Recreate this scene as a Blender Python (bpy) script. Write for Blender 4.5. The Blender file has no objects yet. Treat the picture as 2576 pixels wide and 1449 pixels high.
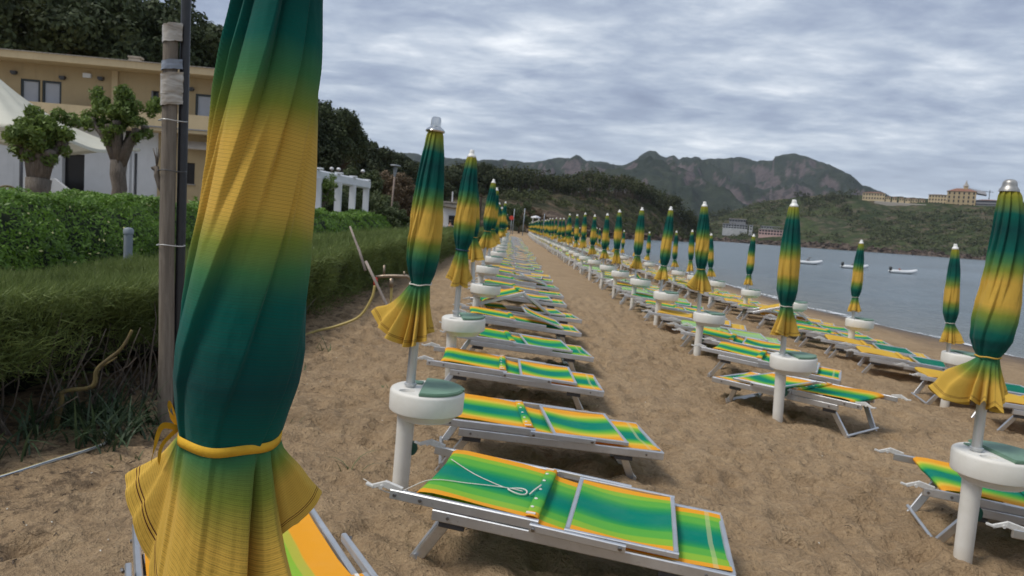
import bpy, math, random
import numpy as np
from mathutils import Vector, Matrix, Quaternion
R = math.radians
rng = np.random.default_rng(11)
random.seed(11)
sc = bpy.context.scene
col = sc.collection

# ------------------------------------------------------------------ camera frame (used for the camera and for setting out the far terrain)
FPX, CX, CY = 1860.0, 1288.0, 724.5
EYE = np.array([0, 0, 1.68])
def _basis():
    hz, slope, vpx = 566, .069, 1285
    r = math.atan(slope); d = (CY-hz)*math.cos(r); p = math.atan(d/FPX)
    h = math.atan((CX+d*math.sin(r)-vpx)/math.hypot(FPX, d))
    Fh = np.array([math.sin(h), math.cos(h), 0]); Rh = np.array([math.cos(h), -math.sin(h), 0]); U = np.array([0, 0, 1.])
    F = math.cos(p)*Fh-math.sin(p)*U; Up = math.sin(p)*Fh+math.cos(p)*U
    return math.cos(r)*Rh+math.sin(r)*Up, -math.sin(r)*Rh+math.cos(r)*Up, F
CAMX, CAMY, CAMF = _basis()
def bearing(u, v, dist):
    """world point seen in direction (u,v) at a horizontal distance"""
    d = (u-CX)/FPX*CAMX-(v-CY)/FPX*CAMY+CAMF
    return EYE+d*(dist/math.hypot(d[0], d[1]))

# ------------------------------------------------------------------ noise
def _hash(ix, iy, iz, seed):
    h = (ix.astype(np.int64)*374761393+iy.astype(np.int64)*668265263+iz.astype(np.int64)*2147483647+seed*1274126177) & 0xFFFFFFFF
    h = ((h ^ (h >> 13))*1274126177) & 0xFFFFFFFF
    h = ((h ^ (h >> 16))*2246822519) & 0xFFFFFFFF
    return ((h ^ (h >> 15)) & 0xFFFFFF)/float(0xFFFFFF)
def vnoise(x, y, z=0.0, seed=0):
    x, y, z = np.broadcast_arrays(np.asarray(x, float), np.asarray(y, float), np.asarray(z, float))
    ix, iy, iz = np.floor(x), np.floor(y), np.floor(z)
    fx, fy, fz = x-ix, y-iy, z-iz
    fx, fy, fz = [f*f*f*(f*(f*6-15)+10) for f in (fx, fy, fz)]
    out = 0
    for a in (0, 1):
        for b in (0, 1):
            for c in (0, 1):
                w = (fx if a else 1-fx)*(fy if b else 1-fy)*(fz if c else 1-fz)
                out = out+w*_hash(ix+a, iy+b, iz+c, seed)
    return out*2-1
def fbm(x, y, z=0.0, o=4, seed=0, g=.5):
    s, a, f = 0, 1, 1
    for k in range(o):
        s = s+a*vnoise(np.asarray(x)*f, np.asarray(y)*f, np.asarray(z)*f, seed+k); a *= g; f *= 2.03
    return s
def sstep(a, lo, hi):
    t = np.clip((np.asarray(a, float)-lo)/(hi-lo), 0, 1)
    return t*t*(3-2*t)

# ------------------------------------------------------------------ mesh helpers
def np_mesh(name, V, F, mat, uv=None, smooth=False):
    V = np.asarray(V, np.float32); F = np.asarray(F, np.int32)
    me = bpy.data.meshes.new(name)
    n, k = F.shape
    me.vertices.add(len(V)); me.vertices.foreach_set('co', V.ravel())
    me.loops.add(n*k); me.loops.foreach_set('vertex_index', F.ravel())
    me.polygons.add(n); me.polygons.foreach_set('loop_start', np.arange(0, n*k, k, dtype=np.int32))
    if smooth: me.polygons.foreach_set('use_smooth', np.ones(n, bool))
    me.update(calc_edges=True); me.validate()
    if uv is not None:
        l = me.uv_layers.new(name='UVMap'); l.data.foreach_set('uv', np.asarray(uv, np.float32)[F.ravel()].ravel())
    if mat: me.materials.append(mat)
    return me
def grid_faces(nr, nc, wrap=False):
    i = np.arange(nr-1)[:, None]; j = np.arange(nc if wrap else nc-1)[None, :]
    j2 = (j+1) % nc
    a = i*nc+j; b = i*nc+j2; c = (i+1)*nc+j2; d = (i+1)*nc+j
    return np.stack(np.broadcast_arrays(a, b, c, d), -1).reshape(-1, 4)
class MB:
    def __init__(s): s.v = []; s.f = []; s.uv = []
    def add(s, vs, fs, uvs=None):
        o = len(s.v); s.v += [tuple(map(float, p)) for p in vs]; s.f += [tuple(i+o for i in f) for f in fs]
        s.uv += list(uvs) if uvs is not None else [(0, 0)]*len(vs)
        return s
    def bar(s, p0, p1, w, h, up=(0, 0, 1), c=.18):
        p0, p1 = Vector(p0), Vector(p1); d = (p1-p0).normalized(); up = Vector(up)
        if abs(d.dot(up)) > .98: up = Vector((1, 0, 0))
        a = d.cross(up).normalized(); b = a.cross(d).normalized()
        k = min(w, h)*c
        sec = [(-w/2+k, -h/2), (w/2-k, -h/2), (w/2, -h/2+k), (w/2, h/2-k), (w/2-k, h/2), (-w/2+k, h/2), (-w/2, h/2-k), (-w/2, -h/2+k)]
        vs = [p0+a*x+b*y for x, y in sec]+[p1+a*x+b*y for x, y in sec]
        fs = [(i, (i+1) % 8, 8+(i+1) % 8, 8+i) for i in range(8)]+[tuple(range(7, -1, -1)), tuple(range(8, 16))]
        return s.add(vs, fs)
    def box(s, c, size, rz=0):
        x, y, z = [q/2 for q in size]; ca, sa = math.cos(rz), math.sin(rz)
        vs = []
        for dz in (-z, z):
            for dx, dy in ((-x, -y), (x, -y), (x, y), (-x, y)):
                vs.append((c[0]+dx*ca-dy*sa, c[1]+dx*sa+dy*ca, c[2]+dz))
        return s.add(vs, [(3, 2, 1, 0), (4, 5, 6, 7), (0, 1, 5, 4), (1, 2, 6, 5), (2, 3, 7, 6), (3, 0, 4, 7)])
    def tube(s, pts, rad, n=8, cap=True, jit=0):
        pts = [Vector(p) for p in pts]
        if not hasattr(rad, '__len__'): rad = [rad]*len(pts)
        ref = None; vs = []
        for i, p in enumerate(pts):
            d = (pts[min(i+1, len(pts)-1)]-pts[max(i-1, 0)]).normalized()
            if ref is None: ref = d.orthogonal().normalized()
            ref = (ref-d*ref.dot(d)).normalized(); b = d.cross(ref)
            for k in range(n):
                t = 2*math.pi*k/n; r = rad[i]*(1+(random.uniform(-jit, jit) if jit else 0))
                vs.append(p+ref*(math.cos(t)*r)+b*(math.sin(t)*r))
        fs = [(i*n+k, i*n+(k+1) % n, (i+1)*n+(k+1) % n, (i+1)*n+k) for i in range(len(pts)-1) for k in range(n)]
        if cap: fs += [tuple(range(n-1, -1, -1)), tuple(range((len(pts)-1)*n, len(pts)*n))]
        return s.add(vs, fs)
    def lathe(s, prof, n=24, c=(0, 0, 0), cap=True):
        vs = [(c[0]+r*math.cos(2*math.pi*k/n), c[1]+r*math.sin(2*math.pi*k/n), c[2]+z) for r, z in prof for k in range(n)]
        fs = [(i*n+k, i*n+(k+1) % n, (i+1)*n+(k+1) % n, (i+1)*n+k) for i in range(len(prof)-1) for k in range(n)]
        if cap: fs += [tuple(range(n-1, -1, -1)), tuple(range((len(prof)-1)*n, len(prof)*n))]
        return s.add(vs, fs)
    def prism(s, poly, z0, z1):
        n = len(poly)
        return s.add([(x, y, z0) for x, y in poly]+[(x, y, z1) for x, y in poly],
                     [tuple(range(n-1, -1, -1)), tuple(range(n, 2*n))]+[(i, (i+1) % n, n+(i+1) % n, n+i) for i in range(n)])
    def sheet(s, P, uv):
        nr, nc = P.shape[:2]
        return s.add(P.reshape(-1, 3), grid_faces(nr, nc).tolist(), [tuple(q) for q in uv.reshape(-1, 2)])
    def mesh(s, name, mat, smooth=False, auto=None):
        me = bpy.data.meshes.new(name); me.from_pydata(s.v, [], s.f)
        l = me.uv_layers.new(name='UVMap')
        idx = np.zeros(len(me.loops), np.int32); me.loops.foreach_get('vertex_index', idx)
        l.data.foreach_set('uv', np.asarray(s.uv, np.float32)[idx].ravel())
        if smooth or auto:
            me.polygons.foreach_set('use_smooth', np.ones(len(me.polygons), bool))
            if auto: me.set_sharp_from_angle(angle=R(auto))
        if mat: me.materials.append(mat)
        return me
def ob(name, me, parent=None, loc=None, rot=None):
    o = bpy.data.objects.new(name, me); col.objects.link(o)
    if parent is not None: o.parent = parent
    if loc is not None: o.location = loc
    if rot is not None: o.rotation_euler = rot
    return o
def tag(o, label=None, cat=None, group=None, kind=None):
    for k, v in (('label', label), ('category', cat), ('group', group), ('kind', kind)):
        if v: o[k] = v
    return o
def thing(name, label, cat, loc=(0, 0, 0), rot=(0, 0, 0), group=None):
    o = bpy.data.objects.new(name, None); col.objects.link(o); o.empty_display_size = .1
    o.location = loc; o.rotation_euler = rot
    return tag(o, label, cat, group)
def joined(name, parts, mats):
    """several (MB, mat) pieces as one mesh with several materials"""
    m = MB(); mi = []; order = []
    for b, mt in parts:
        if mt not in order: order.append(mt)
        mi += [order.index(mt)]*len(b.f); m.add(b.v, b.f, b.uv)
    me = m.mesh(name, None)
    for mt in order: me.materials.append(mt)
    me.polygons.foreach_set('material_index', np.array(mi, np.int32))
    return me

# ------------------------------------------------------------------ materials
class NT:
    def __init__(s, name):
        s.m = bpy.data.materials.new(name); s.m.use_nodes = True; s.t = s.m.node_tree; s.t.nodes.clear()
        s.out = s.t.nodes.new('ShaderNodeOutputMaterial')
    def n(s, typ, inp=None, **props):
        nd = s.t.nodes.new('ShaderNode'+typ)
        for k, v in props.items(): setattr(nd, k, v)
        for k, v in (inp or {}).items(): s.set(nd.inputs[k], v)
        return nd
    def set(s, sock, v):
        if isinstance(v, bpy.types.NodeSocket): s.t.links.new(v, sock)
        elif hasattr(v, 'outputs'): s.t.links.new(v.outputs[0], sock)
        else:
            if sock.type == 'RGBA' and len(v) == 3: v = (*v, 1)
            sock.default_value = v
    def noise(s, scale, detail=4, rough=.55, vec=None, dist=0):
        i = {'Scale': scale, 'Detail': detail, 'Roughness': rough, 'Distortion': dist}
        if vec is not None: i['Vector'] = vec
        return s.n('TexNoise', i).outputs['Fac']
    def obj(s): return s.n('TexCoord').outputs['Object']
    def pos(s): return s.n('NewGeometry').outputs['Position']
    def ramp(s, fac, stops, interp='LINEAR'):
        nd = s.n('ValToRGB', {0: fac}); cr = nd.color_ramp; cr.interpolation = interp
        while len(cr.elements) < len(stops): cr.elements.new(.5)
        for e, (p, c) in zip(cr.elements, stops):
            e.position = p; e.color = (*c, 1) if hasattr(c, '__len__') else (c, c, c, 1)
        return nd.outputs[0]
    def mix(s, f, a, b, typ='MIX'):
        nd = s.n('Mix', data_type='RGBA', blend_type=typ)
        s.set(nd.inputs[0], f); s.set(nd.inputs[6], a); s.set(nd.inputs[7], b)
        return nd.outputs[2]
    def math(s, op, a, b=0.0, c=0.0):
        nd = s.n('Math', operation=op)
        for i, v in enumerate((a, b, c)): s.set(nd.inputs[i], v)
        return nd.outputs[0]
    def bump(s, h, strength=.3, dist=.01, normal=None):
        i = {'Height': h, 'Strength': strength, 'Distance': dist}
        if normal is not None: i['Normal'] = normal
        return s.n('Bump', i).outputs[0]
    def bsdf(s, color, rough=.6, metal=0, normal=None, spec=.5, sheen=0, transl=0, tcol=None, coat=0):
        i = {'Base Color': color, 'Roughness': rough, 'Metallic': metal, 'Specular IOR Level': spec, 'Sheen Weight': sheen, 'Coat Weight': coat}
        if normal is not None: i['Normal'] = normal
        b = s.n('BsdfPrincipled', i); sh = b.outputs[0]
        if transl:
            t = s.n('BsdfTranslucent', {'Color': tcol if tcol is not None else color})
            sh = s.n('MixShader', {0: transl, 1: sh, 2: t.outputs[0]}).outputs[0]
        s.t.links.new(sh, s.out.inputs[0]); return s.m
def simple(name, c, rough=.5, metal=0, var=.12, scale=6, spec=.5, bump=0, bscale=40):
    t = NT(name); p = t.obj(); f = t.noise(scale, 5, .6, p)
    cc = t.mix(t.ramp(f, [(.3, 0), (.7, 1)]), [x*(1-var) for x in c], [min(1, x*(1+var)) for x in c])
    nm = t.bump(t.noise(bscale, 3, .6, p), bump, .005) if bump else None
    return t.bsdf(cc, rough, metal, nm, spec)

def m_sand():
    t = NT('sand'); p = t.pos()
    big = t.noise(.35, 5, .6, p); mid = t.noise(3.2, 5, .6, p); fine = t.noise(70, 4, .7, p); grain = t.noise(420, 2, .6, p)
    c = t.mix(t.ramp(mid, [(.32, 0), (.68, 1)]), (.30, .205, .115), (.43, .305, .178))
    c = t.mix(t.ramp(big, [(.35, 0), (.65, 1)]), c, t.mix(.45, c, (.47, .34, .205)))
    c = t.mix(t.ramp(fine, [(.30, 1), (.46, 0)]), c, t.mix(.5, c, (.11, .068, .036)))
    c = t.mix(t.ramp(grain, [(.25, 1), (.42, 0)]), c, t.mix(.35, c, (.08, .05, .03)))
    rp = t.noise(13, 4, .6, p, .6); rp2 = t.noise(34, 3, .6, p, .4)
    c = t.mix(t.ramp(rp, [(.36, .30), (.52, 0)]), c, [.19, .125, .07]); c = t.mix(t.ramp(rp2, [(.36, .25), (.5, 0)]), c, [.18, .12, .07]); c = t.mix(t.ramp(rp2, [(.55, 0), (.7, .3)]), c, [.5, .37, .24])  # ripple shading painted into the sand colour: pits darker, some crests lighter
    spk = t.n('TexVoronoi', {'Vector': p, 'Scale': 16}).outputs['Distance']
    c = t.mix(t.ramp(spk, [(.0, 1), (.07, .9), (.09, 0)]), c, (.075, .052, .035))
    # leaf litter and dry twigs near the hedge
    xs = t.n('SeparateXYZ', {0: p}); lit = t.noise(9, 6, .75, p)
    near = t.ramp(t.math('ADD', t.math('MULTIPLY', xs.outputs[0], .5), t.math('MULTIPLY', big, .5)), [(0, 1), (.001, 1)])
    hx = t.n('MapRange', {'Value': xs.outputs[0], 'From Min': -2.5, 'From Max': -1.5, 'To Min': 1, 'To Max': 0}).outputs[0]
    c = t.mix(t.math('MULTIPLY', hx, t.ramp(lit, [(.5, 0), (.6, .8)])), c, (.085, .058, .038))
    wet = t.n('MapRange', {'Value': t.math('ADD', xs.outputs[2], t.math('MULTIPLY', mid, .1)), 'From Min': -.54, 'From Max': -.40, 'To Min': 1, 'To Max': 0}).outputs[0]
    c = t.mix(wet, c, (.12, .082, .05))
    h = t.math('ADD', t.math('ADD', t.math('MULTIPLY', rp, 1.1), t.math('MULTIPLY', rp2, .5)), t.math('MULTIPLY', fine, .3))
    nb = t.bump(h, 1.0, .06); nb = t.bump(grain, .4, .005, nb)
    rough = t.n('MapRange', {'Value': wet, 'To Min': .95, 'To Max': .45}).outputs[0]
    return t.bsdf(c, rough, 0, nb, .25)
def m_canopy():
    """green/yellow shaded parasol cloth, bands run across the panels (uv.y along the panel)"""
    t = NT('parasol_cloth'); uv = t.n('UVMap').outputs[0]; s = t.n('SeparateXYZ', {0: uv})
    u, v = s.outputs[0], s.outputs[1]
    wob = t.math('MULTIPLY', t.math('SUBTRACT', t.noise(7, 2, .5, t.obj()), .5), .035)
    vv = t.math('ADD', v, wob)
    ye, ol, gr, te, dk = (.65, .41, .07), (.215, .265, .040), (.055, .185, .065), (.001, .104, .080), (.002, .058, .056)
    c = t.ramp(vv, [(0, (.34, .28, .03)), (.05, ol), (.11, te), (.18, dk), (.275, te), (.325, gr), (.372, ol), (.425, ye), (.53, ye), (.575, ol), (.62, gr),
                    (.665, te), (.72, dk), (.765, te), (.805, gr), (.85, ol), (.90, ye), (1, ye)])
    # woven pin-lines running across the panel
    def lines(period, width, depth):
        ph = t.math('FRACT', t.math('MULTIPLY', v, 1.32/period))
        return t.math('MULTIPLY', t.math('LESS_THAN', ph, width), depth)
    dash = t.ramp(t.math('FRACT', t.math('MULTIPLY', u, 1/.0042)), [(.0, .35), (.45, 1), (.75, 1), (1, .35)])
    yz = t.ramp(vv, [(.36, .25), (.44, 1), (.54, 1), (.6, .3), (.8, .35), (.88, 1)])
    ln = t.math('MULTIPLY', t.math('MULTIPLY', lines(.0074, .2, .46), dash), yz)
    c = t.mix(ln, c, t.mix(.65, c, (.05, .04, .012)))
    c = t.mix(t.math('MULTIPLY', lines(.0029, .35, .22), 1.0), c, (.02, .03, .02))
    dirt = t.ramp(t.noise(11, 5, .65, t.obj()), [(.4, 0), (.75, .10)])
    c = t.mix(dirt, c, t.mix(.5, c, (.09, .08, .05)))
    st = t.math('MAXIMUM', t.math('COMPARE', v, .9775, .0009), t.math('COMPARE', v, .9825, .0009))
    c = t.mix(st, c, (.09, .03, .015))
    h = t.math('ADD', t.math('MULTIPLY', t.math('SINE', t.math('MULTIPLY', v, 6.283*1.32/.0016)), .5), t.math('MULTIPLY', t.math('SINE', t.math('MULTIPLY', u, 6.283/.0016)), .5))
    crease = t.noise(26, 4, .6, t.obj())
    nb = t.bump(crease, .18, .012); nb = t.bump(h, .12, .0006, nb)
    return t.bsdf(c, .88, 0, nb, .12, .05, .10)
def m_sling(name, stops):
    t = NT(name); s = t.n('SeparateXYZ', {0: t.n('UVMap').outputs[0]}); u, v = s.outputs[0], s.outputs[1]
    wob = t.math('MULTIPLY', t.math('SUBTRACT', t.noise(5, 3, .5, t.obj()), .5), .012)
    c = t.ramp(t.math('ADD', u, wob), stops)
    th = t.math('MULTIPLY', t.math('LESS_THAN', t.math('FRACT', t.math('MULTIPLY', u, 150)), .4), .12)
    c = t.mix(th, c, t.mix(.5, c, (.02, .05, .03)))
    fade = t.ramp(t.noise(3.2, 5, .65, t.obj()), [(.45, 0), (.8, .07)])
    c = t.mix(fade, c, (.45, .5, .36))
    seam = t.math('COMPARE', v, 1.565, .012); c = t.mix(t.math('MULTIPLY', seam, .4), c, (.55, .55, .3))
    h = t.math('SINE', t.math('MULTIPLY', v, 2600))
    nb = t.bump(t.noise(14, 4, .6, t.obj()), .25, .01); nb = t.bump(h, .1, .0005, nb)
    return t.bsdf(c, .85, 0, nb, .06, 0, .14)
OR, LI, LG, GR, TE, YE = (.78, .34, .028), (.25, .45, .045), (.11, .39, .06), (.04, .31, .075), (.003, .205, .14), (.70, .50, .06)
S_LIME = [(0, OR), (.075, OR), (.08, LI), (.17, LI), (.19, LG), (.30, LG), (.33, GR), (.40, (.012, .24, .11)), (.47, TE), (.60, TE), (.66, (.012, .24, .11)), (.73, GR), (.78, LG), (.85, LG), (.87, LI), (.92, LI), (.925, OR), (1, OR)]
S_ORANGE = [(0, OR), (.11, OR), (.19, YE), (.27, LI), (.34, LG), (.40, GR), (.46, TE), (.63, TE), (.69, GR), (.74, LG), (.80, LI), (.86, YE), (.92, OR), (1, OR)]
S_BANDED = [(0, OR), (.17, OR), (.18, (.45, .42, .06)), (.23, (.42, .43, .06)), (.235, LI), (.29, LI), (.295, LG), (.37, LG), (.38, (.02, .25, .115)), (.42, TE), (.58, TE), (.62, (.02, .25, .115)), (.63, LG), (.70, LG), (.71, LI), (.765, LI), (.77, (.42, .43, .06)), (.82, (.45, .42, .06)), (.83, OR), (1, OR)]
S_YELLOW = [(0, (.66, .38, .05)), (1, (.62, .40, .06))]
S_TEAL = [(0, (.004, .14, .095)), (1, (.006, .17, .11))]
S_FADED = [(0, LI), (.12, (.36, .5, .1)), (.22, (.27, .46, .2)), (.8, (.28, .46, .24)), (.9, (.36, .5, .1)), (1, LI)]
def m_alu():
    t = NT('brushed_aluminium'); p = t.obj()
    f = t.noise(5, 5, .65, p)
    c = t.mix(t.ramp(f, [(.3, 0), (.75, 1)]), (.56, .57, .58), (.68, .69, .70))
    spots = t.ramp(t.noise(45, 4, .7, p), [(.28, 1), (.4, 0)])
    c = t.mix(t.math('MULTIPLY', spots, .35), c, (.22, .2, .17))
    return t.bsdf(c, t.n('MapRange', {'Value': f, 'To Min': .30, 'To Max': .46}).outputs[0], .86, t.bump(t.noise(60, 3, .6, p), .06, .003))
def m_white():
    t = NT('white_plastic'); p = t.obj(); f = t.noise(4, 6, .65, p)
    c = t.mix(t.ramp(f, [(.35, 0), (.7, 1)]), (.63, .61, .55), (.72, .705, .66))
    z = t.n('SeparateXYZ', {0: p}).outputs[2]
    c = t.mix(t.math('MULTIPLY', t.n('MapRange', {'Value': z, 'From Min': 0, 'From Max': .12, 'To Min': 1, 'To Max': 0}).outputs[0], .45), c, (.42, .33, .22))
    sp = t.ramp(t.noise(38, 4, .7, p), [(.27, 1), (.36, 0)])
    c = t.mix(t.math('MULTIPLY', sp, .25), c, (.3, .27, .2))
    return t.bsdf(c, .5, 0, t.bump(t.noise(50, 3, .6, p), .05, .003), .4)
def m_leaf(name, dark, light, scale=1.2, transl=.22, rough=.6, spec=.35, lo=.25, hi=.75, far=False):
    t = NT(name); g = t.n('NewGeometry'); r = g.outputs['Random Per Island']
    n = t.noise(scale, 4, .6, g.outputs['Position'])
    f = t.math('ADD', t.math('MULTIPLY', r, .45), t.math('MULTIPLY', t.ramp(n, [(lo, 0), (hi, 1)]), .6))
    c = t.mix(f, dark, light)
    return t.bsdf(c, rough, 0, None, spec, 0, transl, c)
def m_bark(name, a, b, sc_=(9, 9, 1.5)):
    t = NT(name); mp = t.n('Mapping', {0: t.obj(), 3: sc_})
    f = t.noise(4, 6, .7, mp.outputs[0])
    c = t.mix(t.ramp(f, [(.3, 0), (.7, 1)]), a, b)
    crack = t.ramp(t.noise(7, 5, .75, mp.outputs[0]), [(.36, 1), (.42, 0)])
    c = t.mix(t.math('MULTIPLY', crack, .6), c, [x*.35 for x in a])
    return t.bsdf(c, .9, 0, t.bump(f, .6, .02), .2)
def m_plaster(name, c, var=.09, scale=.8):
    t = NT(name); p = t.obj(); f = t.noise(scale, 6, .65, p)
    cc = t.mix(t.ramp(f, [(.3, 0), (.7, 1)]), [x*(1-var) for x in c], [x*(1+var) for x in c])
    st = t.n('Mapping', {0: p, 3: (2.2, 2.2, .18)}); s2 = t.ramp(t.noise(1.6, 5, .7, st.outputs[0]), [(.52, 0), (.75, .35)])
    cc = t.mix(s2, cc, [x*.62 for x in c])
    return t.bsdf(cc, .9, 0, t.bump(t.noise(30, 3, .6, p), .15, .01), .2)
def m_hill(name, cols, scale, hz=1.0):
    t = NT(name); p = t.pos()
    a = t.noise(scale, 7, .62, p); b = t.noise(scale*3.7, 6, .65, p); s = t.noise(scale*11, 5, .7, p)
    c = t.mix(t.ramp(a, [(.4, 0), (.6, 1)]), cols[0], cols[1])
    c = t.mix(t.ramp(b, [(.48, 0), (.62, 1)]), c, cols[2])
    c = t.mix(t.ramp(s, [(.35, .75), (.55, 0)]), c, [x*.45 for x in cols[0]])
    h = t.math('ADD', b, t.math('MULTIPLY', s, .5))
    return t.bsdf(c, .95, 0, t.bump(h, .9, .8/scale*.12), .1)
def m_mountain():
    """green slopes, red-brown bare rock on the steep parts"""
    t = NT('mountain_rock'); g = t.n('NewGeometry'); p = g.outputs['Position']; nz = t.n('SeparateXYZ', {0: g.outputs['Normal']}).outputs[2]
    a = t.noise(.004, 7, .65, p); b = t.noise(.016, 6, .65, p); s = t.noise(.06, 5, .7, p)
    green = t.mix(t.ramp(b, [(.35, 0), (.65, 1)]), (.016, .025, .019), (.040, .050, .032))
    rock = t.mix(t.ramp(s, [(.35, 0), (.65, 1)]), (.068, .057, .060), (.118, .096, .094))
    f = t.math('ADD', t.math('MULTIPLY', t.math('SUBTRACT', .82, nz), 2.8), t.math('MULTIPLY', t.math('SUBTRACT', a, .47), 4.2))
    c = t.mix(t.ramp(f, [(.3, 0), (.62, 1)]), green, rock)
    c = t.mix(t.ramp(s, [(.34, .6), (.5, 0)]), c, (.02, .026, .02))
    return t.bsdf(c, .95, 0, t.bump(t.math('ADD', b, t.math('MULTIPLY', s, .5)), 1, 14), .1)
def m_sea():
    t = NT('sea_water'); p = t.pos(); mp = t.n('Mapping', {0: p, 2: (0, 0, R(12)), 3: (.55, 1.6, 1)})
    w1 = t.noise(1.3, 4, .6, mp.outputs[0], .4); w2 = t.noise(5.0, 4, .6, mp.outputs[0], .3); patch = t.noise(.018, 4, .6, p)
    w0 = t.noise(.42, 5, .62, t.n('Mapping', {0: p, 2: (0, 0, R(-8)), 3: (.8, 1.0, 1)}).outputs[0], .5)
    h = t.math('ADD', t.math('MULTIPLY', w0, 3.2), t.math('ADD', w1, t.math('MULTIPLY', w2, .35)))
    k = t.n('MapRange', {'Value': patch, 'From Min': .35, 'From Max': .65, 'To Min': .5, 'To Max': 1.0}).outputs[0]
    nb = t.n('Bump', {'Height': h, 'Strength': k, 'Distance': .8}).outputs[0]
    xs = t.n('SeparateXYZ', {0: p}).outputs[0]
    c = t.mix(t.n('MapRange', {'Value': xs, 'From Min': 10, 'From Max': 18}).outputs[0], (.18, .19, .18), (.15, .19, .215))
    return t.bsdf(c, .22, 0, nb, .5)
def m_wood(name, a, b):
    t = NT(name); mp = t.n('Mapping', {0: t.obj(), 3: (14, 14, .9)})
    f = t.noise(3, 6, .7, mp.outputs[0], .4); c = t.mix(t.ramp(f, [(.3, 0), (.7, 1)]), a, b)
    cr = t.ramp(t.noise(6, 4, .8, mp.outputs[0]), [(.3, 1), (.37, 0)])
    c = t.mix(t.math('MULTIPLY', cr, .7), c, [x*.25 for x in a])
    return t.bsdf(c, .85, 0, t.bump(f, .4, .008), .25)
def m_film():
    t = NT('cloudy_plastic_wrap'); mp = t.n('Mapping', {0: t.obj(), 2: (.3, .2, 0), 3: (3, 3, 14)})
    f = t.noise(1.6, 4, .55, mp.outputs[0], .8)
    c = t.mix(t.ramp(f, [(.35, 0), (.65, 1)]), (.25, .21, .16), (.48, .45, .40))
    return t.bsdf(c, .2, 0, t.bump(f, .5, .02), .6)
def m_brick_like(name, c1, c2): return m_plaster(name, c1)

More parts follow.
